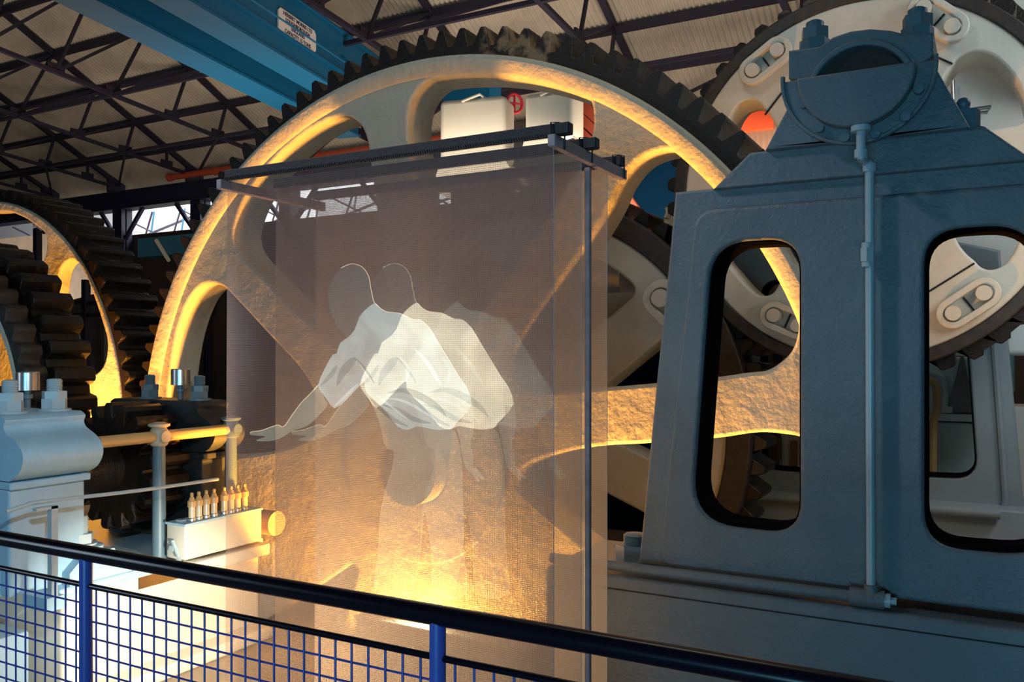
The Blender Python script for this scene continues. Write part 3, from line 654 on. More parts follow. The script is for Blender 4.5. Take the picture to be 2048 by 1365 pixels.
# lubricator box with eight sight feeders
XL = -4.34
def LY(x): return PX(x, 1000, XL).y
zt = EYE - 1.075; zb = EYE - 1.293
t = thing('lubricator_box', (XL - .09, 4.1, zb), 'cream lubricator box with row of glass oil feeders on the bedplate', 'lubricator')
a = MB(); a.box(XL - .17, XL, LY(370), LY(524), zb, zt); a.bevel(.012, 3); link('tank', a.me(), ivory, t, True, 50)
a = MB(); a.box(XL - .175, XL + .004, LY(370) - .004, LY(524) + .004, zt - .006, zt + .008); link('lid', a.me(), pale, t)
y0 = LY(370) - .02
a = MB(); a.bar((XL - .03, y0, zb + .02), (XL - .09, y0, zb + .12), .02, .012); a.cyl((XL - .09, y0 - .012, zb + .07), (XL - .09, y0 + .02, zb + .07), .02); link('crank', a.me(), galv, t)
a = MB(); a.cyl((XL - .10, LY(372) + .05, zt + .006), (XL - .10, LY(372) + .05, zt + .02), .035); link('filler_cap', a.me(), galv, t, True)
Yf = []
for i, x in enumerate((387, 401, 416, 431.6, 452, 466, 479, 493)):
    y = LY(x) + .03; c = (XL - .05, y, zt + .008)
    Yf.append(y)
    f = thing('oil_feeder', c, 'small glass oil sight feeder on cream box, %s from the left' % ['first', 'second', 'third', 'fourth', 'fifth', 'sixth', 'seventh', 'last'][i], 'oil feeder', 'oil sight feeders on the lubricator box')
    a = MB(); a.lathe([(.026, 0), (.026, .018), (.022, .022)], c, 18); link('base_fitting', a.me(), steel, f, True)
    a = MB(); a.lathe([(.021, .018), (.021, .095)], c, 18); link('glass_tube', a.me(), glassm, f, True)
    a = MB(); a.lathe([(.027, .09), (.027, .125), (.02, .132), (.014, .15)], c, 18); link('collar', a.me(), brass, f, True)
    a = MB(); a.lathe([(.009, .148), (.011, .155), (.011, .175), (.006, .18)], c, 12); link('adjusting_screw', a.me(), brass, f, True)
a = MB(); a.box(XL - .10, XL + .03, LY(386), LY(534), zb - .098, zb - .02); a.bevel(.01, 2)
solo('support_bar', a.me(), ivory, 'cream support bar lying below the lubricator box', 'bar')
a = MB(); a.cyl((XL - .16, LY(524) + .12, zb + .10), (XL + .02, LY(524) + .12, zb + .10), .085, n=32)
solo('roller_end', a.me(), peach, 'pinkish round roller end beside the lubricator box', 'roller')

# ================================================================== SLATE BEARING STAND
YS = 3.5; TH = .20
Xm = PY(1722, 700, YS).x
def SX(x): return PY(x, 700, YS).x
def mir(p): return [(2 * Xm - x, z) for x, z in p]
st = thing('bearing_stand', (Xm, YS + .1, FLOOR), 'tall slate blue cast iron bearing stand with two tall windows', 'bearing stand')
left = xz([(1350, 384), (1340, 500), (1313, 760), (1290, 1000), (1277, 1128)], YS)
ztop = PY(1600, 362, YS).z; ztop = left[0][1]
outl = left + list(reversed(mir(left)))
W1 = rounded(xz([(1425, 484), (1603, 476), (1603, 1072), (1389, 1050)], YS), [.09, .075, .085, .14], 8)
W1 = rounded([*xz([(1427, 487)], YS), *xz([(1603, 477)], YS), *xz([(1603, 1068)], YS), *xz([(1386, 1044)], YS)], [.15, .13, .13, .19], 8)
W2_ = mir(W1)
zfix = None
link('frame', plate(outl, [W1, W2_], YS, YS + TH, .012), slate, st, True, 45)
pl = rounded([*xz([(1393, 422)], YS)] + [(2 * Xm - xz([(1393, 422)], YS)[0][0], xz([(1393, 422)], YS)[0][1])] + [(2 * Xm - xz([(1318, 1130)], YS)[0][0], xz([(1318, 1136)], YS)[0][1])] + [xz([(1318, 1136)], YS)[0]], [.09, .09, .11, .11], 8)
link('raised_panel', plate(pl, [W1, W2_], YS - .028, YS + .05, .016, 3), slate, st, True, 60)
def inset(ring, d):
    gx, gz = sum(p[0] for p in ring) / len(ring), sum(p[1] for p in ring) / len(ring)
    out = []
    for k in range(len(ring)):
        a_, b_ = Vector(ring[k - 1]), Vector(ring[(k + 1) % len(ring)]); t_ = b_ - a_
        if t_.length < 1e-9: t_ = Vector((1, 0))
        n_ = Vector((-t_.y, t_.x)).normalized(); p_ = Vector(ring[k])
        if n_.dot(Vector((gx, gz)) - p_) < 0: n_ = -n_
        out.append(tuple(p_ + n_ * d))
    return out
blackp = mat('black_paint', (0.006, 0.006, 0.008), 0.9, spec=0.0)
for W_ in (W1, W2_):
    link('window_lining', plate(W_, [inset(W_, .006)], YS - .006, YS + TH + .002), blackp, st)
# ledge / base
YBs = YS - .10
zl = PY(1212, 1150, YBs).z; zseam = PY(1212, 1163, YBs).z
xl = PY(1090, 700, YBs).x
a = MB(); a.box(xl, 2 * Xm - xl + 1.2, YBs, YS + TH + .35, FLOOR, zl); a.bevel(.02, 3); link('base_block', a.me(), slate, st, True, 50)
a = MB(); a.box(xl, 2 * Xm - xl, YBs - .004, YBs + .01, zseam - .03, zseam - .025); link('seam', a.me(), grease, st)
# top slab
sl = xz([(1425, 376)], YS - .03) + xz([(1515, 318)], YS - .03); sl[0] = (sl[0][0], ztop - .01)
s2 = (sl[0][0] + .15, ztop + .125); slab = [sl[0], (s2[0], s2[1]), (2 * Xm - s2[0], s2[1]), (2 * Xm - sl[0][0], sl[0][1])]
link('top_slab', plate(slab, [], YS - .03, YS + TH + .15, .012), slate, st, True, 45)
# pedestal bearing on top
YP = YS - .06
zs = ztop + .125
pb = thing('pillow_block', (Xm, YP + .1, zs), 'slate blue pillow block bearing with half-round cover on top of the stand', 'bearing')
base = xz([(1583, 165)], YP) + xz([(1583, 200), (1530, 300)], YP)
base[2] = (base[2][0], zs - .005)
xr = PY(1868, 150, YP).x; zsp = PY(1725, 140, YP).z
sc_ = PY(1720, 186, YP); rs = .049 * YP
def arc(cx_, cz_2, r, a0, a1, n=24): return [(cx_ + r * math.cos(R(a0 + (a1 - a0) * k / n)), cz_2 + r * math.sin(R(a0 + (a1 - a0) * k / n))) for k in range(n + 1)]
xL = base[0][0]; xRt = xr
low = [(xL, zsp)] + [(sc_.x - rs * 1.02, zsp)] + arc(sc_.x, sc_.z, rs * 1.03, 160, 380, 24) + [(xRt, zsp), (xRt, base[1][1] + .06), (xRt + .115, zs - .005), base[2], base[1]]
link('lower_housing', plate(low, [], YP, YP + .30, .010), slate, pb, True, 45)
zcap = PY(1600, 97, YP).z
capo = [(xL - .012, zsp + .012), (xL - .012, zcap)] + xz([(1640, 92), (1665, 74), (1700, 62), (1740, 57), (1780, 60), (1805, 66)], YP)
capo += [(xRt + .0, PY(1855, 66, YP).z), (xRt + .0, zsp + .012)]
capo = capo + arc(sc_.x, sc_.z, rs * 1.03, 20, 160, 24)
link('bearing_cap', plate(capo, [], YP, YP + .30, .010), slate, pb, True, 45)
a = MB(); a.cyl((sc_.x, YP + .03, sc_.z), (sc_.x, YP + 2.65, sc_.z), rs, n=48); link('shaft', a.me(), rust, pb, True)
ringo = arc(sc_.x, sc_.z, rs * 1.28, 0, 360, 60)[:-1]
link('rim_ring', plate(arc(sc_.x, sc_.z, rs * 1.16, 0, 360, 60)[:-1], [arc(sc_.x, sc_.z, rs * 1.02, 0, 360, 60)[:-1]], YP - .02, YP + .02, .008), slate, pb, True)
tf = PY(1716, 160, YP)
hd = [(tf.x - .205, tf.z + .01), (tf.x + .205, tf.z + .01)]
cvr = arc(tf.x, tf.z + .01, .205, 0, -180, 32)
fl = arc(tf.x, tf.z + .02, .265, 0, -180, 32)
link('cover_flange', plate(fl, [], YP - .045, YP, .006), slate, pb, True, 45)
link('flange_ring', plate(arc(tf.x, tf.z + .02, .272, 4, -184, 32) + arc(tf.x, tf.z + .02, .258, -184, 4, 32), [], YP - .055, YP - .03, .004), slate, pb, True, 45)
cv = link('half_round_cover', plate(cvr, [], YP - .10, YP - .02, .010), slate, pb, True, 45)
for (x, y) in ((1838, 181), (1812, 236), (1752, 270), (1691, 277), (1640, 258), (1608, 210)):
    q = PY(x, y, YP - .05); a = MB(); a.cyl((q.x, YP - .075, q.z), (q.x, YP - .04, q.z), .017, n=14); link('cover_bolt', a.me(), dbolt, pb, True)
for dx in (xL + .07, xRt - .06):
    zt_ = zcap if dx < Xm else PY(1855, 66, YP).z
    a = MB(); nut(a, (dx, YP + .10, zt_), .058, .055); nut(a, (dx, YP + .10, zt_ + .055), .054, .045, .8); a.bevel(.005, 1); bb = link('cap_nut', a.me(), dbolt, pb)
    a = MB(); a.cyl((dx, YP + .10, zt_ + .09), (dx, YP + .10, zt_ + .125), .034, n=18); a.sph((dx, YP + .10, zt_ + .122), .03, (1, 1, .5)); link('stud', a.me(), dbolt, bb, True)
for x, nm in ((1925, 'right'),):
    q = PY(x, 270, YP); 
    a = MB(); a.lathe([(.075, 0), (.075, .012)], (q.x, YP + .12, zs), 24); nut(a, (q.x, YP + .12, zs + .012), .058, .07); a.cyl((q.x, YP + .12, zs + .08), (q.x, YP + .12, zs + .10), .022); a.sph((q.x, YP + .12, zs + .11), .024)
    solo('foot_nut', a.me(), dbolt, 'slate painted foot nut right of the pillow block on the top slab', 'nut')
# oil pipe
pts = [PY(1722, 256, YP - .12), PY(1722, 312, YP - .12), PY(1724, 322, YP - .11), PY(1736, 325, YS - .08), PY(1739, 334, YS - .07), PY(1742, 1190, YS - .07)]
tp = thing('oil_pipe', tuple(pts[-1]), 'thin grey oil pipe running down the front of the slate stand', 'pipe')
dn = smooth([tuple(p) for p in (PY(1722, 256, YP - .12), PY(1722, 300, YP - .12), PY(1722, 314, YP - .12), PY(1730, 322, YS - .09), PY(1738, 330, YS - .075), PY(1739, 350, YS - .07))], 5, False) + [tuple(PY(1742, 1190, YS - .07))]
a = MB(); a.tube(dn, .0165, 14); link('pipe_run', a.me(), galv, tp, True)
for (x, y, hh, rr) in ((1722, 258, .02, .034), (1735, 510, .05, .026), (1735, 510, .09, .021), (1722, 308, .03, .023), (1739, 336, .03, .024)):
    q = PY(x, y, YS - .07 if y > 320 else YP - .12); a = MB(); a.cyl(q - Vector((0, 0, hh / 2)), q + Vector((0, 0, hh / 2)), rr, n=6 if rr == .026 else 18); link('coupling', a.me(), galv, tp, True, 30)
q = PY(1743, 1198, YS - .08); 
a = MB(); a.cyl((q.x - .075, q.y, q.z), (q.x + .045, q.y, q.z), .034, n=20); a.cyl((q.x, q.y, q.z), (q.x, q.y, q.z + .05), .026, n=18); link('tee_fitting', a.me(), slate, tp, True)
a = MB(); a.cyl((q.x + .045, q.y, q.z), (q.x + .065, q.y, q.z), .026, n=18); a.cyl((q.x + .06, q.y, q.z), (q.x + .085, q.y, q.z), .014, n=6); link('plug', a.me(), galv, tp, True)
a = MB(); a.cyl((xl + .02, q.y, q.z), (q.x - .07, q.y, q.z), .022, n=18); solo('horizontal_pipe', a.me(), slate, 'slate painted pipe lying along the ledge of the stand base', 'pipe')
# dark bolt left of the stand
q = PY(1262, 1100, YS + .1)
stud_thing('anchor_bolt', (q.x, q.y + .05, zl), .075, 'slate painted anchor bolt and nut on the base left of the stand', dbolt, None, False, .05)

# second stand behind
YZ = 7.3
s3 = thing('bearing_stand', (PY(1740, 700, YZ).x, YZ, FLOOR), 'lighter grey-blue bearing stand far behind, seen through the windows', 'bearing stand')
o3 = xz([(1470, 400), (2000, 500), (2013, 640), (2056, 1100), (1440, 1100)], YZ)
w3a = rounded(xz([(1522, 560), (1640, 560), (1640, 946), (1522, 938)], YZ), .16)
w3b = rounded(xz([(1790, 560), (1926, 560), (1955, 958), (1790, 950)], YZ), .16)
link('frame', plate(o3, [w3a, w3b], YZ, YZ + .22, .02), stone, s3, True, 45)
for W_ in (w3a, w3b): link('window_lining', plate(W_, [inset(W_, .008)], YZ - .004, YZ + .225), blackp, s3)
a = MB(); P1, P2, P3, P4 = PY(1978, 560, YZ - .01), PY(2010, 990, YZ - .01), PY(1998, 1022, YZ - .01), PY(1700, 1012, YZ - .01)
a.tube(smooth([tuple(P1), tuple(PY(1995, 780, YZ - .01)), tuple(PY(2008, 960, YZ - .01)), tuple(PY(2010, 1005, YZ - .01)), tuple(P3), tuple(PY(1960, 1024, YZ - .01)), tuple(P4)], 4, False), .025, 8); link('rib', a.me(), stone, s3, True)
zz = PY(1550, 985, YZ - .2).z
a = MB(); a.box(PY(1400, 700, YZ - .2).x, PY(2100, 700, YZ - .2).x, YZ - .2, YZ + .5, FLOOR, zz); a.bevel(.02, 2); link('base_block', a.me(), stone, s3, True, 50)
a = MB(); a.cyl((PY(1400, 700, YZ - .2).x, YZ - .25, zz - .03), (PY(2000, 700, YZ - .2).x, YZ - .25, zz - .03), .035); link('base_pipe', a.me(), stone, s3, True)
# cyan machine behind that
YC = 9.2
cm = thing('machine_housing', (PY(1900, 700, YC).x, YC, FLOOR), 'pale cyan machine housing seen through the right window of the stand', 'machine')
a = MB(); P, Q = PY(1872, 845, YC), PY(1975, 1000, YC); a.box(P.x, Q.x, YC, YC + 1, FLOOR, P.z); a.bevel(.02, 2); link('lower_case', a.me(), cyanp, cm)
a = MB(); P, Q = PY(1860, 715, YC + .1), PY(1990, 835, YC + .1); a.box(P.x - .3, Q.x, YC + .1, YC + .9, Q.z, P.z); a.bevel(.03, 2); link('upper_case', a.me(), cyanp, cm)
a = MB(); P, Q = PY(1868, 828, YC - .05), PY(1985, 846, YC - .05); a.box(P.x, Q.x, YC - .05, YC + 1, Q.z, P.z); link('ledge', a.me(), cyanp, cm)
a = MB(); a.tube(smooth([tuple(PY(1862, 745, YC + .08)), tuple(PY(1885, 755, YC + .08)), tuple(PY(1892, 790, YC + .08)), tuple(PY(1890, 825, YC + .08))], 4, False), .03, 8); link('rib', a.me(), cyanp, cm, True)
a = MB(); P = PY(1895, 826, YC); nut(a, (P.x, YC + .0, P.z), .05, .06); link('nut', a.me(), cyanp, cm)
a = MB(); P = PY(1925, 700, YC + .09); Q = PY(1928, 824, YC + .05); a.prism([(P.x, P.z), (Q.x + .1, Q.z), (Q.x - .14, Q.z)], 'Y', YC - .0, YC + .12); link('gusset', a.me(), slate, cm)
a = MB(); P, Q = PY(1994, 610, YC), PY(2030, 790, YC); a.box(P.x, Q.x, YC, YC + .4, Q.z, P.z); a.bevel(.04, 2)
solo('machine_column', a.me(), cyanp, 'pale cyan upright at right beyond the rear stand', 'machine')
P = PY(1866, 770, 8.6); Q = PY(1868, 870, 8.6)
a = MB(); a.tube(smooth([(P.x - .05, 8.6, P.z + .03), (P.x + .02, 8.6, P.z), (P.x + .03, 8.6, (P.z + Q.z) / 2), (P.x, 8.6, Q.z), (P.x, 8.6, FLOOR)], 5, False), .035, 10)
solo('yellow_handle', a.me(), brass, 'thin yellow handle post at the left side of the right window', 'handle')
# white cabinet seen low through left window
a = MB(); P, Q = PY(1515, 800, 10.6), PY(1680, 1000, 10.6); a.box(P.x, Q.x + 2, 10.6, 11.2, FLOOR, P.z); a.bevel(.02, 2)
cb_ = thing('white_cabinet', ((P.x + Q.x) / 2, 10.6, FLOOR), 'white cabinet seen low through the left window of the stand', 'cabinet')
link('carcass', a.me(), white, cb_)
a = MB(); P, Q = PY(1580, 882, 10.55), PY(1594, 938, 10.55); a.box(P.x, Q.x, 10.55, 10.62, Q.z, P.z); link('peach_panel', a.me(), peach, cb_)
a = MB(); a.cyl(PY(1563, 860, 10.5), PY(1564, 960, 10.5), .03); a.cyl(PY(1556, 920, 10.5), PY(1556, 960, 10.5), .05); link('pipe', a.me(), steel, cb_, True)
# white enclosure behind the upper right opening
a = MB(); P, Q = PY(1880, 130, 7.9), PY(2120, 300, 7.9); a.box(P.x, Q.x, 7.9, 9.0, Q.z - 1.6, P.z + .1); a.bevel(.05, 3)
we = thing('white_enclosure', ((P.x + Q.x) / 2, 7.9, Q.z - 1.6), 'white machine enclosure with wire handle behind the pale wheel', 'enclosure')
link('case', a.me(), white, we, True)
a = MB(); a.tube([PY(1917, 243, 7.8), PY(1920, 222, 7.8), PY(1982, 214, 7.8), PY(1974, 225, 7.8), PY(1930, 228, 7.8)], .016, 8); link('wire_handle', a.me(), steel, we, True)
a = MB(); a.cyl(PY(1905, 160, 7.8), PY(1908, 250, 7.8), .016); link('rod', a.me(), steel, we, True)
# orange and striped items behind left opening of pale wheel
a = MB(); P, Q = PY(1484, 236, 8.0), PY(1545, 256, 8.0); a.box(P.x - .3, Q.x, 8, 8.5, Q.z, P.z + .3); solo('orange_hood', a.me(), orangep, 'bright orange hood glimpsed through the left opening of the pale wheel', 'hood')
a = MB(); P, Q = PY(1470, 257, 8.1), PY(1550, 330, 8.1)
for i in range(12): a.cyl((P.x - .2 + (Q.x - P.x + .2) * i / 11, 8.1, FLOOR), (P.x - .2 + (Q.x - P.x + .2) * i / 11, 8.1, P.z), .045, n=8)
solo('ribbed_panel', a.me(), mat('brown_sheet', (0.16, 0.085, 0.05), 0.6), 'brown ribbed panel below the orange hood', 'panel', None, True)
# cream control cabinets seen through the top opening of the big wheel
def cabinet(x0, y0, x1, y1, Y, rot, label):
    P, Q = PY(x0, y0, Y), PY(x1, y1, Y)
    t = thing('control_cabinet', ((P.x + Q.x) / 2, Y, Q.z), label, 'cabinet', 'cream control cabinets behind the big wheel')
    out = rounded([(P.x, Q.z), (Q.x, Q.z), (Q.x, P.z), (P.x, P.z)], .06, 6)
    me = plate(out, [], Y, Y + .35, .05, 4); M = Matrix.Translation(((P.x + Q.x) / 2, Y + .3, 0)) @ Matrix.Rotation(R(rot), 4, 'Z') @ Matrix.Translation((-(P.x + Q.x) / 2, -Y - .3, 0))
    me.transform(M); link('case', me, ivory, t, True, 50)
    a = MB(); xm = P.x + (Q.x - P.x) * .35; a.tube([(xm, Y + .1, P.z - .0), (xm + .02, Y - .04, P.z - .04), (xm + .2, Y - .04, P.z + .01), (xm + .22, Y + .1, P.z)], .014, 8); me = a.me(); me.transform(M); link('handle', me, ivory, t, True)
    a = MB(); a.prism([(P.x, Q.z), (Q.x, Q.z), (Q.x + .16, Q.z - .25), (P.x - .08, Q.z - .25)], 'Y', Y, Y + .55); me = a.me(); me.transform(M); link('skirt', me, ivory, t)
    a = MB(); a.box(P.x + .1, Q.x - .1, Y + .1, Y + .4, FLOOR, Q.z - .25); link('pedestal', a.me(), brick, t)
    return t
cabinet(874, 206, 992, 318, 7.2, 12, 'left cream control cabinet behind the top opening of the wheel')
cabinet(1046, 190, 1138, 270, 7.2, 4, 'right cream control cabinet behind the top opening of the wheel')
t = thing('hand_wheel', PY(1028, 230, 7.6), 'small red hand wheel between the two cream cabinets', 'hand wheel')
q = PY(1029, 207, 7.6); a = MB()
ringp = [(q.x + .055 * math.cos(k * math.pi / 12), q.y + .06 * math.cos(k * math.pi / 12), q.z + .095 * math.sin(k * math.pi / 12)) for k in range(25)]
a.tube(ringp, .016, 8); link('rim', a.me(), redw, t, True)
a = MB(); a.bar(ringp[0], ringp[12], .016); a.bar(ringp[6], ringp[18], .016); a.cyl(q, q + Vector((-.2, .25, 0)), .02); link('spokes', a.me(), redw, t)
for i, ((x0, y0), (x1, y1)) in enumerate((((1120, 168), (1230, 268)), ((1120, 196), (1230, 300)), ((1120, 222), (1230, 324)))):
    a = MB(); a.bar(PY(x0, y0, 7.9), PY(x1, y1, 7.9), .16, .10); solo('red_channel', a.me(), redp, 'slanting red channel at right edge of the top opening, %s' % ['uppermost', 'middle one', 'lowest'][i], 'channel', 'slanting red channels', False)
a = MB(); P, Q = PY(1005, 230, 8.4), PY(1042, 330, 8.4); a.box(P.x - .1, Q.x + .1, 8.4, 8.8, FLOOR, P.z - .1); solo('dark_locker', a.me(), brick, 'dark box between the two cream cabinets under red hand wheel', 'box', None, False)
a = MB(); P = PY(900, 185, 9.5); a.box(P.x - .1, P.x + .6, 9.5, 9.8, P.z - .3, P.z + .2); solo('blue_hoist', a.me(), craneb, 'blue hoist end above the left cream cabinet', 'hoist', None, False)

# things in the gap between screens and stand
a = MB(); q = PY(1235, 545, 7.6); a.cyl((q.x, 7.6, q.z), (q.x, 9.4, q.z), .48, n=48); 
t = thing('steel_drum', (q.x, 7.6, q.z - .5), 'shiny steel drum behind the rear wheel, right of the gauze', 'drum')
a2 = MB(); a2.cyl((q.x - .9, 7.9, q.z + .1), (q.x + .25, 7.6, q.z - .05), .42, .36, 48); link('shell', a2.me(), steel, t, True); a.b.free()
a = MB(); P, Q = PY(1140, 585, 7.3), PY(1300, 640, 7.3); a.box(P.x, Q.x, 7.3, 7.6, Q.z, P.z - .02); a.box(P.x + .1, P.x + .25, 7.35, 7.55, FLOOR, Q.z); solo('drum_cradle', a.me(), ivory, 'cream cradle beam beneath the steel drum', 'beam', None, False)
a = MB(); P, Q = PY(1232, 372, 9.0), PY(1345, 425, 9.0); a.box(P.x - .5, Q.x + 1, 9, 9.4, FLOOR, P.z + .3); solo('blue_backdrop', a.me(), mat('deep_blue_sheet', (0.001, 0.012, 0.030), 0.8, spec=0.02), 'dark blue panel behind the gap left of the stand top', 'panel', None, False)
a = MB(); P, Q = PY(1328, 432, 7.9), PY(1342, 455, 7.9); a.box(P.x, Q.x + .2, 7.9, 8.1, FLOOR, P.z); a.tube([PY(1334, 436, 7.9), PY(1338, 425, 7.9), PY(1336, 415, 7.9)], .03); solo('pale_fitting', a.me(), ivory, 'small pale fitting in the gap beside the stand', 'fitting', None, False)
a = MB(); P, Q = PY(1282, 395, 9.6), PY(1305, 430, 9.6); a.box(P.x, Q.x, 9.6, 9.8, FLOOR, P.z); solo('brown_door', a.me(), peach, 'dim brown panel behind the gap left of the stand', 'panel', None, False)
a = MB(); a.bar(PY(1250, 385, 8.6), PY(1310, 470, 8.6) + (PY(1310, 470, 8.6) - PY(1260, 400, 8.6)) * 5, .07, .06); solo('maroon_bar', a.me(), redp, 'dark red slanting bar in the gap beneath the blue panel', 'bar', None, False)
# dark vertical frame behind the mesh of left gear
for i, (x, y0, y1) in enumerate(((172, 560, 690), (75, 440, 520))):
    a = MB(); a.bar(PY(x, y0, 8.0), (PY(x, y0, 8.0).x, 8.0, FLOOR), .09); a.bar(PY(x - 30, 605, 8.0), PY(x + 40, 607, 8.0), .05); a.bar(PY(x - 30, 630, 8.0), PY(x + 40, 630, 8.0), .05)
    solo('rear_fence', a.me(), trussm, ['dark guard rail behind the lower opening of orange left gear', 'dark guard rail behind the upper opening of orange left gear'][i], 'guard rail', 'guard frames', False)
a = MB(); P, Q = PY(40, 452, 9.5), PY(208, 668, 9.5); a.box(P.x - 1, Q.x, 9.5, 9.7, FLOOR, P.z - .2); solo('rear_partition', a.me(), mat('dull_stone', (.20, .17, .14), .8, var=.3), 'dull stone coloured partition behind the left gears', 'partition', None, False)

# ================================================================== GAUZE SCREENS
SCR = [(2.25, -2.422, -1.0976, gauze1, 'front gauze screen hung on black batten with bending figure projected', 0),
       (2.45, -2.378, -1.100, gauze2, 'middle gauze screen behind the front one with second projected figure', 1),
       (2.72, -2.42, -1.125, gauze3, 'rear gauze screen nearest the big wheel with faint third figure', 2)]
ZB = EYE + .628
cr = lambda l: [(440 + x / 2.395, 480 + y / 2.395) for x, y in l]
HEAD = [(545, 180), (580, 135), (630, 115), (680, 130), (712, 175), (722, 230), (735, 290), (742, 302), (702, 330), (667, 370), (645, 430), (612, 468), (585, 440), (560, 415), (552, 395), (530, 340), (517, 270), (525, 220)]
SHIRT = [(742, 303), (765, 325), (800, 345), (860, 352), (895, 368), (925, 382), (960, 385), (1005, 425), (1050, 500), (1105, 590), (1150, 665), (1185, 715), (1205, 790), (1160, 850), (1130, 880), (1110, 905), (1050, 912), (1000, 905), (940, 895), (900, 912), (850, 895), (800, 830), (740, 770), (695, 720), (690, 680), (650, 715), (600, 770), (548, 808), (515, 770), (490, 735), (470, 695), (500, 620), (540, 550), (558, 545), (575, 495), (612, 468), (645, 430), (667, 370), (702, 330)]
ARM = [(470, 697), (430, 740), (390, 780), (345, 840), (315, 885), (297, 896), (272, 888), (200, 913), (160, 918), (143, 925), (150, 936), (200, 940), (215, 946), (178, 957), (182, 965), (235, 965), (270, 958), (300, 945), (350, 915), (420, 890), (470, 845), (515, 790), (500, 760)]
ARM2 = [(1150, 667), (1178, 700), (1205, 760), (1214, 830), (1216, 900), (1206, 950), (1200, 985), (1212, 1040), (1214, 1085), (1232, 1098), (1252, 1128), (1266, 1140), (1258, 1150), (1246, 1140), (1236, 1138), (1244, 1156), (1232, 1158), (1218, 1136), (1204, 1122), (1188, 1108), (1172, 1080), (1160, 1030), (1150, 960), (1134, 884), (1165, 850)]
LEGS = [(700, 728), (742, 820), (770, 900), (780, 960), (800, 1000), (832, 1015), (822, 1100), (790, 1200), (765, 1330), (755, 1500), (745, 1700), (900, 1740), (960, 1500), (975, 1330), (990, 1330), (1010, 1500), (1030, 1700), (1180, 1700), (1170, 1500), (1165, 1300), (1160, 1100), (1140, 960), (1110, 906), (1050, 913), (1000, 906), (940, 896), (900, 913), (850, 896), (800, 832), (740, 772)]
FOLDS = [[(560, 640), (640, 560), (660, 575), (600, 700), (540, 740)], [(640, 560), (680, 590), (720, 640), (760, 700), (740, 705), (690, 640)], [(800, 720), (880, 700), (980, 745), (1060, 800), (1080, 830), (960, 790), (860, 760)], [(780, 780), (860, 800), (960, 850), (1040, 900), (960, 880), (860, 850)], [(930, 800), (1000, 850), (1060, 900), (1020, 900), (950, 850)]]
PM = []
for i, (sc, se, he) in enumerate((((.75, 1.0, 1.0), .15, .019), ((1.0, .95, .68), .46, .02), ((.80, .95, .85), .16, .02))):
    PM.append({'head': light_mat('projected_head_%d' % i, (.35, .85, 1.0), he * 0.9), 'shirt': light_mat('projected_shirt_%d' % i, sc, se),
               'skin': light_mat('projected_skin_%d' % i, (.90, 1.0, .80), (.07, .08, .06)[i]), 'rear': light_mat('projected_rear_arm_%d' % i, (.85, 1.0, .85), (.045, .05, .045)[i]), 'legs': light_mat('projected_legs_%d' % i, (.90, 1.0, .80), (.045, .055, .03)[i]),
               'fold': proj_mat('projected_fold_%d' % i, (.22, .30, .30), .18, .16, .2), 'light': light_mat('projected_crease_%d' % i, (.90, 1.0, .95), .09),
               'edge': light_mat('projected_edge_%d' % i, (1.0, .80, .50), .30)})
def ribbon(pts, w):
    c = smooth(pts, 4, False); n = len(c); L_, R_ = [], []
    for k, p in enumerate(c):
        a_, b_ = Vector(c[max(0, k - 1)]), Vector(c[min(n - 1, k + 1)]); d = (b_ - a_).normalized(); nn = Vector((-d.y, d.x)) * w * math.sin(math.pi * (k + .3) / n) * .5
        L_.append(tuple(Vector(p) + nn)); R_.append(tuple(Vector(p) - nn))
    return L_ + R_[::-1]
CREASE = [('fold', [(800, 735), (880, 722), (960, 750), (1040, 800), (1085, 850)], 34), ('fold', [(775, 790), (850, 815), (930, 860), (1010, 880)], 24), ('fold', [(720, 760), (760, 800), (830, 860), (900, 895)], 22),
          ('fold', [(560, 700), (585, 640), (630, 585), (650, 570)], 40), ('fold', [(640, 560), (680, 600), (715, 650), (740, 690)], 12), ('fold', [(480, 700), (530, 650), (560, 600)], 22),
          ('light', [(790, 760), (870, 770), (960, 815), (1040, 870)], 14), ('light', [(745, 740), (820, 800), (900, 860)], 12), ('light', [(545, 800), (600, 750), (660, 690)], 14), ('light', [(860, 560), (900, 620), (890, 680)], 18), ('light', [(665, 590), (700, 640), (730, 680)], 7), ('light', [(930, 520), (1000, 600), (1060, 700)], 22)]
def flat(pts, Y, smooth_n=3):
    q = smooth(xz(pts, Y), smooth_n); return plate(q, [], Y, Y + .0006, 0)
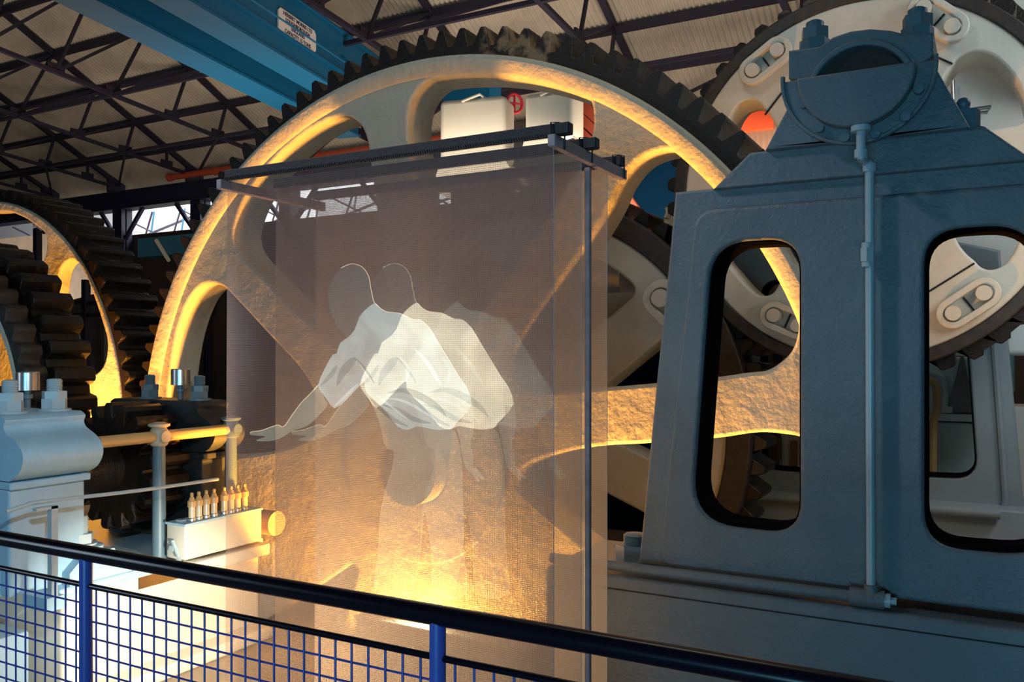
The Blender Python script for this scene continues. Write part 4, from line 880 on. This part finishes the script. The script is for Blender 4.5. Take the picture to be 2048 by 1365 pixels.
for Y, xa, xb, gm, lab, k in SCR:
    t = thing('gauze_screen', ((xa + xb) / 2, Y, FLOOR), lab, 'screen', 'gauze screens')
    # fabric: fine mesh grid with a faint ripple
    b = bmesh.new(); nx, nz = 80, 12; V = []
    for i in range(nx + 1):
        x = xa + (xb - xa) * i / nx; col = []
        for j in range(nz + 1):
            z = ZB + (FLOOR + .02 - ZB) * j / nz; f = j / nz
            dy = .006 * f * math.sin(x * 9 + k) + .004 * f * math.sin(x * 23 + 2 * k)
            sx = -.018 * f if (i == 0 and k == 0) else 0
            col.append(b.verts.new((x + sx, Y + dy, z)))
        V.append(col)
    for i in range(nx):
        for j in range(nz): b.faces.new((V[i][j], V[i + 1][j], V[i + 1][j + 1], V[i][j + 1]))
    me = D.meshes.new('m'); b.to_mesh(me); b.free(); fab = link('fabric', me, gm, t, True, 180)
    a = MB(); a.box(xa - .0, xb + .055, Y - .016, Y + .016, ZB, ZB + .034); a.bevel(.003, 1); link('batten', a.me(), blackrod, t)
    a = MB()
    for i in range(150): x = xa + (xb - xa) * (i + .5) / 150; a.bar((x, Y - .018, ZB + .006), (x + .006, Y - .018, ZB - .006), .0035)
    link('hem_stitching', a.me(), blackrod, t)
    a = MB(); a.box(xb - .0012, xb, Y - .001, Y + .001, FLOOR + .02, ZB); link('edge_seam', a.me(), galv, t)
    # projected figure
    off = [(0, 0), (200, -2), (395, -8)][k]
    sh = lambda l: cr([(x + off[0], y + off[1]) for x, y in l])
    Yp = Y - .012
    f = link('projected_legs', flat(sh(LEGS), Yp), PM[k]['legs'], t)
    link('projected_head', flat(sh(HEAD), Yp), PM[k]['head'], t)
    link('projected_shirt', flat(sh(SHIRT), Yp, 2), PM[k]['shirt'], t)
    link('projected_arm', flat(sh(ARM), Yp, 3), PM[k]['skin'], t)
    link('projected_arm', flat(sh(ARM2), Yp, 3), PM[k]['rear'], t)
    if k < 2:
        for ci, (mt, fo, wd) in enumerate(CREASE): link('shirt_crease', flat(sh(ribbon(fo, wd)), Yp - .0015 - .0008 * ci, 1), PM[k][mt], t)
        edge = smooth(xz(sh(HEAD[1:8]), Yp - .003), 4, False)
        a = MB(); a.tube([(x, Yp - .003, z) for x, z in edge], .0011, 6); link('lit_outline', a.me(), PM[k]['edge'], t)
        edge = smooth(xz(sh(ARM[:10]), Yp - .003), 4, False)
        a = MB(); a.tube([(x, Yp - .003, z) for x, z in edge], .0011, 6); link('lit_outline', a.me(), PM[k]['edge'], t)
        edge = smooth(xz(sh(SHIRT[:12]), Yp - .003), 4, False)
        a = MB(); a.tube([(x, Yp - .003, z) for x, z in edge], .0009, 6); link('lit_outline', a.me(), PM[k]['edge'], t)
# timber carriers and upright
xr_ = -1.082
a = MB(); a.box(xr_ - .012, xr_ + .012, 2.20, 2.76, ZB - .04, ZB - .006); a.bevel(.002, 1); solo('timber_bar', a.me(), pinkwood, 'planed timber bar across the right ends of the gauze battens', 'timber bar', 'gauze carriers', False)
a = MB(); a.box(-2.425, -2.40, 2.20, 2.76, ZB - .04, ZB - .006); a.bevel(.002, 1); solo('timber_bar', a.me(), pinkwood, 'planed timber bar across the left ends of the gauze battens', 'timber bar', 'gauze carriers', False)
q = PY(1176, 700, 2.52); a = MB(); a.box(q.x - .0085, q.x + .0085, 2.51, 2.53, FLOOR, ZB - .04); a.bevel(.002, 1); solo('timber_upright', a.me(), pinkwood, 'slim planed timber upright at the right side of the gauze screens', 'timber post', None, False)
for i, (Y, xa, xb, gm, lab, k) in enumerate(SCR):
    a = MB(); a.tube([(xr_ - .013, Y - .02, ZB - .04), (xr_ - .016, Y - .02, ZB + .036), (xr_ + .0, Y - .0, ZB + .038), (xr_ + .014, Y + .01, ZB + .036), (xr_ + .014, Y + .01, ZB - .04)], .0025, 6)
    solo('cable_tie', a.me(), blackrod, 'thin black cable tie at the right end of the %s gauze batten' % ['front', 'middle', 'rear'][i], 'cable tie', 'gauze cable ties')
# grey plinth low behind the gauze
q = PY(710, 1232, 3.3); r_ = PY(960, 1232, 3.3)
a = MB(); a.box(q.x, xl - .01, 3.3, 3.62, FLOOR, q.z - .01); a.bevel(.006, 1)
pt = thing('grey_plinth', ((q.x + r_.x) / 2, 3.3, FLOOR), 'grey plinth low behind the gauze with brightly lit top', 'plinth')
link('carcass', a.me(), boxm, pt)
a = MB(); a.box(q.x - .005, xl - .01, 3.295, 3.625, q.z - .01, q.z); link('top_board', a.me(), white, pt)

# ================================================================== RAILING
YR = 1.5
hr = thing('railing', (-1.6, YR, 0), 'navy blue tubular railing with wire mesh infill across the foreground', 'railing')
a = MB(); a.cyl((-4.2, YR, EYE - .550), (1.2, YR, EYE - .550), .0215, n=28); link('handrail', a.me(), navy, hr, True)
a = MB(); a.cyl((-4.2, YR, EYE - .638), (1.2, YR, EYE - .638), .0075, n=14); link('mesh_rail', a.me(), navy, hr, True)
PXS = [-3.306, -2.154, -1.002, .150]
for x in PXS:
    a = MB(); a.cyl((x, YR, 0), (x, YR, EYE - .560), .0175, n=24); link('post', a.me(), postb, hr, True)
for i in range(4):
    x0 = PXS[i - 1] + .02 if i else -4.2; x1 = PXS[i] - .02
    a = MB(); n = max(1, round((x1 - x0) / .046))
    for k in range(n): x = x0 + (x1 - x0) * (k + .5) / n; a.cyl((x, YR, .10), (x, YR, EYE - .64), .0028, n=6)
    for k in range(20): z = EYE - .69 - k * .0455; a.cyl((x0, YR + .004, z), (x1, YR + .004, z), .0028, n=6)
    link('mesh_panel', a.me(), wireb, hr, True)
